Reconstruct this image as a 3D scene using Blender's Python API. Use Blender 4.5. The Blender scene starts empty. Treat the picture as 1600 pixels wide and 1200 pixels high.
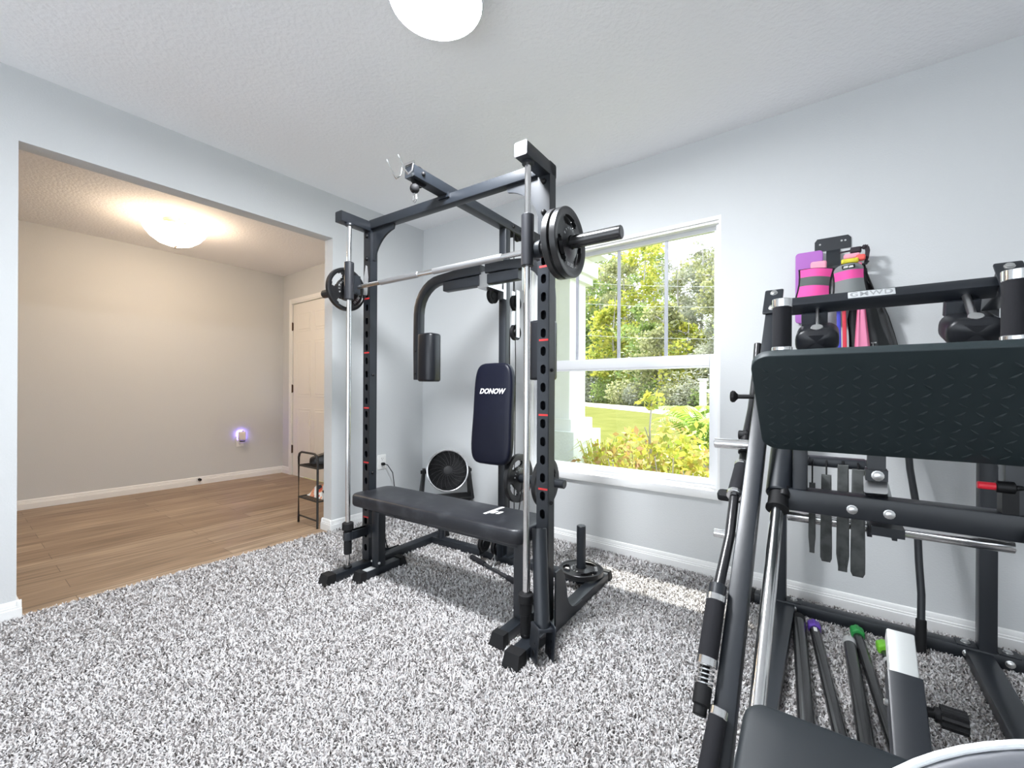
import bpy, math, random
import numpy as np
from mathutils import Vector, Matrix, Euler
random.seed(7)
S = bpy.context.scene
COL = S.collection
PI = math.pi
V = Vector

# ------------------------------------------------------------------ camera, sky, sun, exposure
cam_d = bpy.data.cameras.new('camera')
cam = bpy.data.objects.new('camera', cam_d); COL.objects.link(cam)
YAW, ROLL = 0.641276, 0.004993
Fd = V((-math.sin(YAW), math.cos(YAW), 0)); R0 = V((math.cos(YAW), math.sin(YAW), 0)); U0 = V((0, 0, 1))
Rd = R0*math.cos(ROLL)+U0*math.sin(ROLL); Ud = U0*math.cos(ROLL)-R0*math.sin(ROLL)
m = Matrix((Rd, Ud, -Fd)).transposed().to_4x4(); m.translation = (0, 0, 1.01987)
cam.matrix_world = m
cam_d.sensor_width = 36; cam_d.lens = 667.306/1600*36; cam_d.shift_y = 11.526/1600
cam_d.clip_start = 0.02; cam_d.clip_end = 300
S.camera = cam

W = bpy.data.worlds.new('sky'); S.world = W; W.use_nodes = True
bg = W.node_tree.nodes['Background']; bg.inputs[0].default_value = (0.86, 0.93, 1.0, 1); bg.inputs[1].default_value = 2.5

sun_d = bpy.data.lights.new('sun', 'SUN'); sun = bpy.data.objects.new('sun', sun_d); COL.objects.link(sun)
sun_d.energy = 12.0; sun_d.angle = 0.012; sun_d.color = (1.0, 0.96, 0.88)
el, az = math.radians(61), math.radians(-30)
sd = V((math.sin(az)*math.cos(el), math.cos(az)*math.cos(el), math.sin(el)))   # towards the sun
sun.rotation_euler = sd.to_track_quat('Z', 'Y').to_euler(); sun.location = (0, 6, 8)

LAMP_ROOM, LAMP_HALL_BULB, LAMP_HALL_BOWL = 268.0, 2.6, 30.0
S.view_settings.view_transform = 'Standard'; S.view_settings.look = 'None'
S.view_settings.exposure = 0.52; S.view_settings.gamma = 1.0; S.view_settings.use_curve_mapping = False
S.cycles.max_bounces = 10; S.cycles.diffuse_bounces = 6; S.cycles.transparent_max_bounces = 12
S.cycles.sample_clamp_indirect = 8

# ------------------------------------------------------------------ materials
MATS = {}
def mat(name, col=(.5, .5, .5), rough=.5, metal=0., spec=.5, emit=None, estr=0., bump=None, noise=None, coat=0., island=None, transl=0.):
    """bump=(scale, strength, distance); noise=(scale, colour2, lo, hi); island=[colours] picked per loose island"""
    if name in MATS: return MATS[name]
    M = bpy.data.materials.new(name); M.use_nodes = True
    nt = M.node_tree; N = nt.nodes; L = nt.links; b = N['Principled BSDF']
    b.inputs['Base Color'].default_value = (*col, 1); b.inputs['Roughness'].default_value = rough
    b.inputs['Metallic'].default_value = metal; b.inputs['Specular IOR Level'].default_value = spec
    b.inputs['Coat Weight'].default_value = coat
    if emit: b.inputs['Emission Color'].default_value = (*emit, 1); b.inputs['Emission Strength'].default_value = estr
    tc = N.new('ShaderNodeTexCoord')
    if noise:
        t = N.new('ShaderNodeTexNoise'); t.inputs['Scale'].default_value = noise[0]; t.inputs['Detail'].default_value = 4
        L.new(tc.outputs['Object'], t.inputs['Vector'])
        r = N.new('ShaderNodeValToRGB'); r.color_ramp.elements[0].position = noise[2]; r.color_ramp.elements[1].position = noise[3]
        r.color_ramp.elements[0].color = (*col, 1); r.color_ramp.elements[1].color = (*noise[1], 1)
        L.new(t.outputs['Fac'], r.inputs[0]); L.new(r.outputs[0], b.inputs['Base Color'])
    if island:
        g = N.new('ShaderNodeNewGeometry'); r = N.new('ShaderNodeValToRGB'); e = r.color_ramp.elements
        k = len(island)
        e[0].position = 0; e[0].color = (*island[0], 1); e[1].position = 1; e[1].color = (*island[-1], 1)
        for i in range(1, k-1):
            x = e.new(i/(k-1)); x.color = (*island[i], 1)
        L.new(g.outputs['Random Per Island'], r.inputs[0]); L.new(r.outputs[0], b.inputs['Base Color'])
        if transl:
            tr = N.new('ShaderNodeBsdfTranslucent'); mx = N.new('ShaderNodeMixShader'); mx.inputs[0].default_value = transl
            L.new(r.outputs[0], tr.inputs['Color']); L.new(b.outputs[0], mx.inputs[1]); L.new(tr.outputs[0], mx.inputs[2])
            L.new(mx.outputs[0], N['Material Output'].inputs['Surface'])
    if bump:
        t = N.new('ShaderNodeTexNoise'); t.inputs['Scale'].default_value = bump[0]; t.inputs['Detail'].default_value = 3
        L.new(tc.outputs['Object'], t.inputs['Vector'])
        bp = N.new('ShaderNodeBump'); bp.inputs['Strength'].default_value = bump[1]; bp.inputs['Distance'].default_value = bump[2]
        L.new(t.outputs['Fac'], bp.inputs['Height']); L.new(bp.outputs[0], b.inputs['Normal'])
    MATS[name] = M; return M

wall_m = mat('wall_paint', (.63, .645, .65), .75, bump=(160, .18, .004))
ceil_m = mat('ceiling_texture', (.90, .90, .91), .85, bump=(55, .28, .010))
trim_m = mat('white_trim', (.86, .86, .85), .4)
door_m = mat('door_paint', (.85, .83, .79), .45)
frame_m = mat('window_vinyl', (.84, .85, .87), .35)
steel_m = mat('black_powder_coat', (.011, .014, .019), .40, spec=.6, bump=(300, .05, .001))
dark_m = mat('black_plastic', (.005, .005, .006), .5, spec=.35)
rubber_m = mat('black_rubber', (.006, .006, .007), .7, spec=.35)
foam_m = mat('black_foam', (.014, .014, .017), .85, spec=.3, bump=(500, .2, .001))
vinyl_m = mat('black_vinyl', (.006, .007, .010), .36, spec=.5, bump=(90, .06, .002))
benchv_m = mat('worn_black_vinyl', (.010, .011, .015), .42, spec=.5, noise=(14, (.034, .036, .042), .52, .72), bump=(60, .08, .002))
grayv_m = mat('grey_vinyl', (.13, .135, .15), .5, bump=(260, .12, .001))
chrome_m = mat('chrome', (.78, .78, .78), .16, 1.0)
steelraw_m = mat('brushed_steel', (.62, .62, .62), .28, 1.0)
knurl_m = mat('knurled_steel', (.55, .55, .56), .42, 1.0, bump=(900, .4, .001))
bolt_m = mat('zinc_bolt', (.75, .75, .74), .3, 1.0)
iron_m = mat('black_cast_iron', (.010, .010, .011), .33, spec=.6, bump=(220, .2, .002))
white_m = mat('white_print', (.85, .85, .85), .5)
red_m = mat('red_mark', (.55, .03, .03), .5)
label_m = mat('silver_label', (.62, .64, .65), .35, .3)
labelg_m = mat('label_grey_print', (.30, .31, .32), .5)
plate_m = mat('tread_rubber', (.013, .023, .026), .55, spec=.5)

def wood():
    M = bpy.data.materials.new('vinyl_plank'); M.use_nodes = True
    nt = M.node_tree; N = nt.nodes; L = nt.links; b = N['Principled BSDF']
    tc = N.new('ShaderNodeTexCoord'); mp = N.new('ShaderNodeMapping'); mp.inputs['Rotation'].default_value = (0, 0, PI/2)
    L.new(tc.outputs['Object'], mp.inputs[0])
    br = N.new('ShaderNodeTexBrick'); br.inputs['Scale'].default_value = 1; br.inputs['Brick Width'].default_value = 1.1; br.inputs['Row Height'].default_value = .15
    br.inputs['Mortar Size'].default_value = .0015; br.inputs['Color1'].default_value = (.29, .205, .135, 1); br.inputs['Color2'].default_value = (.40, .305, .215, 1)
    br.inputs['Mortar'].default_value = (.13, .09, .06, 1); br.offset = .37; br.inputs['Bias'].default_value = -.1
    L.new(mp.outputs[0], br.inputs['Vector'])
    m2 = N.new('ShaderNodeMapping'); m2.inputs['Scale'].default_value = (22, 1.3, 1); L.new(tc.outputs['Object'], m2.inputs[0])
    n = N.new('ShaderNodeTexNoise'); n.inputs['Scale'].default_value = 1.6; n.inputs['Detail'].default_value = 6; L.new(m2.outputs[0], n.inputs['Vector'])
    r = N.new('ShaderNodeValToRGB'); r.color_ramp.elements[0].position = .32; r.color_ramp.elements[1].position = .68
    r.color_ramp.elements[0].color = (.60, .56, .52, 1); r.color_ramp.elements[1].color = (1.25, 1.22, 1.2, 1)
    L.new(n.outputs['Fac'], r.inputs[0])
    mx = N.new('ShaderNodeMix'); mx.data_type = 'RGBA'; mx.blend_type = 'MULTIPLY'; mx.inputs[0].default_value = 1
    L.new(br.outputs[0], mx.inputs[6]); L.new(r.outputs[0], mx.inputs[7]); L.new(mx.outputs[2], b.inputs['Base Color'])
    b.inputs['Roughness'].default_value = .42
    return M
wood_m = wood()

def glass():
    M = bpy.data.materials.new('window_glass'); M.use_nodes = True
    nt = M.node_tree; N = nt.nodes; L = nt.links; N.remove(N['Principled BSDF'])
    t = N.new('ShaderNodeBsdfTransparent'); t.inputs[0].default_value = (.95, .97, .97, 1); g = N.new('ShaderNodeBsdfGlossy'); g.inputs['Roughness'].default_value = .02
    f = N.new('ShaderNodeLayerWeight'); f.inputs[0].default_value = .12; k = N.new('ShaderNodeMath'); k.operation = 'MULTIPLY'; k.inputs[1].default_value = .5
    x = N.new('ShaderNodeMixShader'); L.new(f.outputs['Facing'], k.inputs[0]); L.new(k.outputs[0], x.inputs[0]); L.new(t.outputs[0], x.inputs[1]); L.new(g.outputs[0], x.inputs[2]); L.new(x.outputs[0], N['Material Output'].inputs[0])
    return M
glass_m = glass()

# ------------------------------------------------------------------ mesh helpers
class MB:
    """collects shapes in one frame; build() links them as ONE mesh object"""
    def __init__(s, frame=None): s.v = []; s.f = []; s.mi = []; s.cur = 0; s.fr = frame
    def add(s, vs, fs):
        o = len(s.v); s.v += [V(p) for p in vs]; s.f += [[i+o for i in f] for f in fs]; s.mi += [s.cur]*len(fs); return s
    def box(s, lo, hi):
        x0, y0, z0 = lo; x1, y1, z1 = hi
        return s.add([(x0,y0,z0),(x1,y0,z0),(x1,y1,z0),(x0,y1,z0),(x0,y0,z1),(x1,y0,z1),(x1,y1,z1),(x0,y1,z1)],
                     [(0,3,2,1),(4,5,6,7),(0,1,5,4),(1,2,6,5),(2,3,7,6),(3,0,4,7)])
    def sweep(s, path, sec, up=(0,0,1), closed=False, scale=None):
        P = [V(p) for p in path]; n = len(P); k = len(sec); up = V(up); rings = []
        for i in range(n):
            a = P[(i-1) % n] if (closed or i > 0) else None; c = P[(i+1) % n] if (closed or i < n-1) else None
            t1 = (P[i]-a).normalized() if a is not None else None; t2 = (c-P[i]).normalized() if c is not None else None
            t = ((t1 or t2)+(t2 or t1)).normalized(); ms = 1.0
            if t1 is not None and t2 is not None: ms = 1/max(.35, t.dot(t1))
            b = (up-t*up.dot(t))
            if b.length < 1e-4: b = V((1,0,0))-t*t.x
            b.normalize(); nn = b.cross(t); sc = scale[i] if scale else 1
            rings.append([P[i]+nn*(q[0]*ms*sc)+b*(q[1]*sc) for q in sec])
        vs = [p for r in rings for p in r]; fs = []
        for i in range(n if closed else n-1):
            j = (i+1) % n
            for q in range(k): fs.append((i*k+q, i*k+(q+1) % k, j*k+(q+1) % k, j*k+q))
        if not closed: fs += [tuple(range(k-1, -1, -1)), tuple((n-1)*k+q for q in range(k))]
        return s.add(vs, fs)
    def bar(s, a, b, w, h, up=(0,0,1), r=.005): return s.sweep([a, b], rrect(w, h, r), up)
    def tube(s, path, r, n=12, closed=False, scale=None):
        P = [V(p) for p in path]; d = (P[-1]-P[0]) if not closed else V((0,0,1))
        up = V((0,0,1)) if abs(d.normalized().z if d.length > 1e-6 else 0) < .9 else V((.3,1,0))
        return s.sweep(path, circ(r, n), up, closed, scale)
    def lathe(s, o, ax, prof, n=24, ring=False):
        """prof: (radius, distance along ax); ring: the profile closes on itself"""
        ax = V(ax).normalized(); o = V(o); e = ax.orthogonal().normalized(); g = ax.cross(e); vs = []; fs = []
        for r, t in prof:
            for i in range(n):
                a = 2*PI*i/n; vs.append(o+ax*t+(e*math.cos(a)+g*math.sin(a))*r)
        for j in range(len(prof)-1):
            for i in range(n): fs.append((j*n+i, j*n+(i+1) % n, (j+1)*n+(i+1) % n, (j+1)*n+i))
        k = (len(prof)-1)*n
        fs += [(k+i, k+(i+1) % n, (i+1) % n, i) for i in range(n)] if ring else [tuple(range(n-1, -1, -1)), tuple(k+i for i in range(n))]
        return s.add(vs, fs)
    def cyl(s, a, b, r, n=20, c=.0015):
        a = V(a); b = V(b); l = (b-a).length
        return s.lathe(a, b-a, [(max(r-c, 1e-4), 0), (r, c), (r, l-c), (max(r-c, 1e-4), l)], n)
    def ball(s, c, r, n=14, sq=1.0):
        return s.lathe(c, (0,0,1), [(max(1e-4, r*math.sin(PI*i/8)), -r*sq*math.cos(PI*i/8)) for i in range(9)], n)
    def pad(s, c, ex, ey, ez, out, t, re=.012, dome=0):
        """outline out (2D) in ex,ey, thickness t along ez centred on c, rounded edges re"""
        c = V(c); ex = V(ex).normalized(); ey = V(ey).normalized(); ez = V(ez).normalized(); k = len(out)
        cx = sum(p[0] for p in out)/k; cy = sum(p[1] for p in out)/k; lay = []
        for i in range(4):
            a = PI/2*i/3; lay.append((-t/2+re*(1-math.sin(a)), re*(1-math.cos(a))))
        lay = lay[::-1]+[]; lays = [(-t/2+re*(1-math.sin(PI/2*(3-i)/3)), re*(1-math.cos(PI/2*(3-i)/3))) for i in range(4)]
        lays += [(t/2-re*(1-math.sin(PI/2*i/3)), re*(1-math.cos(PI/2*i/3))) for i in range(4)]
        vs = []; fs = []
        for z, ins in lays:
            for x, y in inset(out, ins): vs.append(c+ex*x+ey*y+ez*z)
        n = len(lays)
        for j in range(n-1):
            for i in range(k): fs.append((j*k+i, j*k+(i+1) % k, (j+1)*k+(i+1) % k, (j+1)*k+i))
        b0 = len(vs)
        inn = [(cx+(x-cx)*.8, cy+(y-cy)*.8) for x, y in inset(out, re)]
        vs += [c+ex*x+ey*y+ez*(t/2+dome) for x, y in inn]; vs.append(c+ex*cx+ey*cy+ez*(t/2+dome))
        vs += [c+ex*x+ey*y-ez*(t/2) for x, y in inn]; vs.append(c+ex*cx+ey*cy-ez*(t/2))
        for i in range(k):
            j = (i+1) % k; T = (n-1)*k
            fs.append((T+i, T+j, b0+j, b0+i)); fs.append((b0+i, b0+j, b0+k)); B = b0+k+1
            fs.append((j, i, B+i, B+j)); fs.append((B+j, B+i, B+k))
        return s.add(vs, fs)
    def prism(s, poly, o, ex, ey, ez, t):
        o = V(o); ex = V(ex); ey = V(ey); ez = V(ez); k = len(poly)
        vs = [o+ex*x+ey*y for x, y in poly]+[o+ex*x+ey*y+ez*t for x, y in poly]
        return s.add(vs, [tuple(range(k-1, -1, -1)), tuple(range(k, 2*k))]+[(i, (i+1) % k, k+(i+1) % k, k+i) for i in range(k)])
    def mesh(s, name, mats, M=None):
        me = bpy.data.meshes.new(name); vv = s.v if M is None else [M @ p for p in s.v]
        me.from_pydata([tuple(p) for p in vv], [], s.f)
        for q in (mats if isinstance(mats, (list, tuple)) else [mats]): me.materials.append(q)
        me.polygons.foreach_set('material_index', s.mi); me.shade_smooth(); me.set_sharp_from_angle(angle=.62); me.update()
        return me
    SPLIT = {'bolt', 'screw', 'post_foot', 'chrome_cap', 'chrome_ring', 'pulley_block', 'pulley_bracket', 'column_foot', 'grip', 'bar_grip', 'bolt_plate', 'cable', 'fly_arm', 'pad_mount'}
    def pieces(s):
        """loose islands, those that touch kept together, as one MB each"""
        pa = list(range(len(s.v)))
        def fd(i):
            while pa[i] != i: pa[i] = pa[pa[i]]; i = pa[i]
            return i
        for f in s.f:
            for i in f[1:]: pa[fd(i)] = fd(f[0])
        bx = {}
        for i, p in enumerate(s.v):
            b = bx.setdefault(fd(i), [p.copy(), p.copy()])
            for k in range(3): b[0][k] = min(b[0][k], p[k]); b[1][k] = max(b[1][k], p[k])
        ks = list(bx); gp = {k: k for k in ks}
        for i, a in enumerate(ks):
            for b in ks[:i]:
                if all(bx[a][0][k] < bx[b][1][k]+.001 and bx[b][0][k] < bx[a][1][k]+.001 for k in range(3)):
                    ga, gb = gp[a], gp[b]
                    for q in ks:
                        if gp[q] == ga: gp[q] = gb
        out = {}
        for f, mi in zip(s.f, s.mi):
            o, mp = out.setdefault(gp[fd(f[0])], (MB(s.fr), {}))
            for i in f:
                if i not in mp: mp[i] = len(o.v); o.v.append(s.v[i])
            o.f.append([mp[i] for i in f]); o.mi.append(mi)
        return [o for o, _ in out.values()]
    def build(s, name, mats, parent=None, **kw):
        if name in s.SPLIT and parent:
            pc_ = s.pieces()
            if len(pc_) > 1: return [o.build1(name, mats, parent, **kw) for o in pc_][0]
        return s.build1(name, mats, parent, **kw)
    def build1(s, name, mats, parent=None, **kw):
        M = s.fr or Matrix()
        if parent: M = wm(parent).inverted() @ M
        o = bpy.data.objects.new(name, s.mesh(name, mats, M)); COL.objects.link(o)
        if parent: o.parent = parent; WM[o.name] = wm(parent)
        for a, b in kw.items(): o[a] = b
        return o
WM = {}
def wm(o): return WM.get(o.name, Matrix())
def rrect(w, h, r, n=2):
    p = []
    r = min(r, w/2-1e-4, h/2-1e-4)
    for cx, cy, a0 in ((w/2-r, h/2-r, 0), (-w/2+r, h/2-r, 1), (-w/2+r, -h/2+r, 2), (w/2-r, -h/2+r, 3)):
        for i in range(n+1):
            a = PI/2*(a0+i/n); p.append((cx+r*math.cos(a), cy+r*math.sin(a)))
    return p
def circ(r, n): return [(r*math.cos(2*PI*i/n), r*math.sin(2*PI*i/n)) for i in range(n)]
def inset(p, d):
    if d < 1e-6: return list(p)
    k = len(p); o = []
    for i in range(k):
        a = V(p[i-1]); b = V(p[i]); c = V(p[(i+1) % k]); t = (c-a)
        if t.length < 1e-7: o.append(p[i]); continue
        n = V((-t.y, t.x)).normalized(); o.append((b.x+n.x*d, b.y+n.y*d))
    return o
def arc(c, r, a0, a1, n): return [(c[0]+r*math.cos(a0+(a1-a0)*i/n), c[1]+r*math.sin(a0+(a1-a0)*i/n)) for i in range(n+1)]
def tagit(o, label=None, cat=None, group=None, kind=None):
    if label: o['label'] = label
    if cat: o['category'] = cat
    if group: o['group'] = group
    if kind: o['kind'] = kind
    return o
def thing(name, label, cat, loc=(0,0,0), rz=0, group=None, rot=None):
    o = bpy.data.objects.new(name, None); COL.objects.link(o); o.empty_display_size = .05
    o.location = loc; o.rotation_euler = rot or (0, 0, rz)
    WM[o.name] = Matrix.Translation(loc) @ (rot.to_matrix() if rot else Euler((0,0,rz)).to_matrix()).to_4x4()
    return tagit(o, label, cat, group)
def dup(root, mw, label=None, group=None):
    def cp(o, par):
        c = o.copy(); COL.objects.link(c)
        if par: c.parent = par
        for ch in list(o.children): cp(ch, c)
        return c
    r = cp(root, None); r.matrix_world = mw; WM[r.name] = mw
    if label: r['label'] = label
    if group: r['group'] = group
    return r
def struct(mb, name, mats): return tagit(mb.build(name, mats), kind='structure')
def text_into(mb, s, size, o, ex, ey, ez, depth=.001, shear=0, bold=0, align='CENTER', space=1.0):
    cu = bpy.data.curves.new('t', 'FONT'); cu.body = s; cu.size = size; cu.extrude = depth; cu.shear = shear; cu.offset = bold; cu.align_x = align; cu.align_y = 'CENTER'; cu.space_character = space
    cu.resolution_u = 3
    ob = bpy.data.objects.new('t', cu); COL.objects.link(ob); dg = bpy.context.evaluated_depsgraph_get()
    me = bpy.data.meshes.new_from_object(ob.evaluated_get(dg)); o = V(o); ex = V(ex); ey = V(ey); ez = V(ez)
    mb.add([o+ex*v.co.x+ey*v.co.y+ez*v.co.z for v in me.vertices], [tuple(p.vertices) for p in me.polygons])
    bpy.data.objects.remove(ob); bpy.data.curves.remove(cu); bpy.data.meshes.remove(me)

# ------------------------------------------------------------------ the rooms
XL, YW, H = -2.897, 2.558, 2.44
XR, YF = 1.75, -2.6            # right wall and the wall behind the camera
XB, HF = -5.475, -1.6          # hall: far wall, front end
T = .105; OY0, OY1, OZ = .206, 1.70, 2.124
WX0, WX1, WZ0, WZ1 = -1.745, -.486, .43, 1.995
struct(MB().box((XL, YF, -.16), (XR, YW, -.003)), 'floor', mat('carpet_backing', (.10, .09, .082), .95))  # backing colour kept dark to deepen the shade between the tufts
struct(MB().box((XB, HF, -.16), (XL, YW, -.004)), 'floor_hall', wood_m)
struct(MB().box((XL-T, YF-.1, H), (XR+.1, YW+.14, H+.1)), 'ceiling', ceil_m)
struct(MB().box((XB-.1, HF-.1, H), (XL-T, YW+.14, H+.1)), 'ceiling_hall', ceil_m)
struct(MB().box((XL-T, YF-.1, -.003), (XL, OY0, H)).box((XL-T, OY1, -.003), (XL, YW, H)).box((XL-T, OY0, OZ), (XL, OY1, H)), 'wall_left', wall_m)
struct(MB().box((XL-T, YW, -.16), (WX0, YW+.14, H)).box((WX1, YW, -.16), (XR+.1, YW+.14, H)).box((WX0, YW, -.16), (WX1, YW+.14, WZ0)).box((WX0, YW, WZ1), (WX1, YW+.14, H)), 'wall_back', wall_m)
struct(MB().box((XR, YF-.1, -.16), (XR+.1, YW, H)), 'wall_right', wall_m)
AX0, AX1, AZ0, AZ1 = -2.75, 1.6, .06, 2.32      # unseen wide window, added behind the camera so daylight fills the room
struct(MB().box((XL, YF-.1, -.16), (AX0, YF, H)).box((AX1, YF-.1, -.16), (XR, YF, H)).box((AX0, YF-.1, -.16), (AX1, YF, AZ0)).box((AX0, YF-.1, AZ1), (AX1, YF, H)), 'wall_front', wall_m)
q = MB()
for x0 in (AX0, (AX0+AX1)/2-.03, AX1-.06): q.box((x0, YF-.08, AZ0), (x0+.06, YF-.02, AZ1))
q.box((AX0, YF-.08, AZ0), (AX1, YF-.02, AZ0+.06)).box((AX0, YF-.08, AZ1-.06), (AX1, YF-.02, AZ1))
struct(q, 'added_fill_window', frame_m)
struct(MB().box((XB-.1, HF-.1, -.16), (XB, YW+.14, H)), 'wall_hall_left', wall_m)
DX0, DX1, DZ = -5.225, -4.31, 2.055
struct(MB().box((XB, YW, -.16), (DX0-.01, YW+.14, H)).box((DX1+.01, YW, -.16), (XL-T, YW+.14, H)).box((DX0-.01, YW, DZ+.01), (DX1+.01, YW+.14, H)), 'wall_hall_back', wall_m)
struct(MB().box((XB, HF-.1, -.16), (XL-T, HF, H)), 'wall_hall_front', wall_m)

def baseboard(name, runs):
    """runs: (a, b, inward normal): stepped board with a rounded top"""
    mb = MB()
    sec = [(0, 0), (.016, 0), (.016, .048), (.0125, .051), (.0125, .058), (.009, .061), (.009, .070), (.006, .079), (0, .083)]
    for a, b, n in runs:
        a = V(a); b = V(b); n = V(n); k = len(sec)
        vs = [a+n*q[0]+V((0,0,q[1])) for q in sec]+[b+n*q[0]+V((0,0,q[1])) for q in sec]
        mb.add(vs, [tuple(range(k)), tuple(range(2*k-1, k-1, -1))]+[(i, k+i, k+(i+1) % k, (i+1) % k) for i in range(k)])
    struct(mb, name, trim_m)
g = .016; z0 = -.003
baseboard('baseboard_left', [((XL, YF, z0), (XL, OY0+g-.001, z0), (1,0,0)), ((XL, OY1-g+.001, z0), (XL, YW, z0), (1,0,0)),
                             ((XL+g-.002, OY0, z0), (XL-T-g, OY0, z0), (0,1,0)), ((XL+g-.002, OY1, z0), (XL-T-g, OY1, z0), (0,-1,0)), ((XL-T, OY1-g+.001, z0), (XL-T, YW, z0), (-1,0,0))])
baseboard('baseboard_back', [((XL, YW, z0), (XR, YW, z0), (0,-1,0))])
baseboard('baseboard_right', [((XR, YF, z0), (XR, YW, z0), (-1,0,0))])
baseboard('baseboard_hall', [((XB, HF, z0), (XB, YW, z0), (1,0,0)), ((XB, YW, z0), (DX0-.065, YW, z0), (0,-1,0)), ((DX1+.065, YW, z0), (XL-T, YW, z0), (0,-1,0))])

# front door of the hall: casing, six raised panels, three hinges
mb = MB()
for x0, x1 in ((DX0-.065, DX0-.004), (DX1+.004, DX1+.065)): mb.box((x0, YW-.016, z0), (x1, YW+.002, DZ+.065)).box((x0+.012, YW-.021, z0), (x1-.02, YW-.014, DZ+.05))
mb.box((DX0-.004, YW-.016, DZ+.004), (DX1+.004, YW+.002, DZ+.065)).box((DX0-.004, YW-.021, DZ+.018), (DX1+.004, YW-.014, DZ+.05))
struct(mb, 'trim_1', trim_m)
mb = MB().box((DX0, YW+.004, -.003), (DX1, YW+.044, DZ))
for z0_, z1_ in ((.17, .80), (.95, 1.60), (1.72, 1.93)):
    for x0, x1 in ((DX0+.11, DX0+.41), (DX0+.50, DX0+.80)):
        for q in range(2):
            i = q*.03
            mb.sweep([(x0+i, YW+.004, z0_+i), (x1-i, YW+.004, z0_+i), (x1-i, YW+.004, z1_-i), (x0+i, YW+.004, z1_-i)], rrect(.012, .006+.004*q, .002), (0,1,0), closed=True)
        mb.box((x0+.035, YW, z0_+.035), (x1-.035, YW+.006, z1_-.035))
door = struct(mb, 'door_1', door_m)
for hz in (.31, 1.04, 1.79):
    h = MB().box((DX0-.012, YW-.004, hz-.045), (DX0+.006, YW+.003, hz+.045)).cyl((DX0-.003, YW-.007, hz-.05), (DX0-.003, YW-.007, hz+.05), .006, 10)
    h.build('hinge', mat('bronze_hinge', (.09, .055, .04), .4, .7), door)
MB().cyl((DX1-.07, YW+.004, .95), (DX1-.07, YW-.03, .95), .012).ball((DX1-.07, YW-.05, .95), .026).build('door_knob', mat('bronze_hinge'), door)

# window: vinyl frame, two sashes, mullions in the top sash, sill ledge
win = MB(); a, b = YW+.035, YW+.115
win.box((WX0, a, WZ0+.02), (WX0+.03, b, WZ1)).box((WX1-.03, a, WZ0+.02), (WX1, b, WZ1)).box((WX0+.03, a, WZ1-.03), (WX1-.03, b, WZ1)).box((WX0+.03, a, WZ0+.02), (WX1-.03, b, WZ0+.065))
window = struct(win, 'window_1', frame_m)
MB().box((WX0, YW, WZ1-.022), (WX1, a, WZ1)).box((WX0+.0125, YW+.012, WZ1-.036), (WX1-.0125, a-.001, WZ1-.0225)).box((WX0, YW+.001, WZ0+.05), (WX0+.012, a, WZ1-.0225)).box((WX1-.012, YW+.001, WZ0+.05), (WX1, a, WZ1-.0225)).build('window_reveal', trim_m, window)
sx0, sx1 = WX0+.03, WX1-.03
s1 = MB(); ya, yb = YW+.045, YW+.075    # lower sash, nearer the room
s1.box((sx0, ya, .495), (sx0+.034, yb, 1.236)).box((sx1-.034, ya, .495), (sx1, yb, 1.236)).box((sx0+.034, ya, .495), (sx1-.034, yb, .53)).box((sx0+.034, ya-.008, 1.172), (sx1-.034, yb, 1.236)).box((sx0+.034, ya-.004, 1.160), (sx1-.034, yb, 1.172))
s1.build('sash', frame_m, window)
s2 = MB(); yc, yd = YW+.078, YW+.108
s2.box((sx0, yc, 1.19), (sx0+.018, yd, 1.965)).box((sx1-.018, yc, 1.19), (sx1, yd, 1.965)).box((sx0+.018, yc, 1.19), (sx1-.018, yd, 1.225)).box((sx0+.018, yc, 1.94), (sx1-.018, yd, 1.965))
s2.build('sash', frame_m, window)
mul = MB()
for x in (-.807, -1.111, -1.415): mul.box((x-.0095, YW+.088, 1.225), (x+.0095, YW+.100, 1.94))
mul.build('muntins', mat('muntin_grey', (.33, .34, .38), .4), window)
MB().box((sx0+.034, YW+.058, .53), (sx1-.034, YW+.061, 1.172)).build('pane', glass_m, window)
MB().box((sx0+.018, YW+.092, 1.225), (sx1-.018, YW+.095, 1.94)).build('pane', glass_m, window)
MB().sweep([(WX0-.012, YW+.012, WZ0+.026), (WX1+.004, YW+.012, WZ0+.026)], rrect(.07, .05, .006), (0,0,1)).build('window_sill', mat('cultured_marble', (.85, .85, .84), .3), window)

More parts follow.
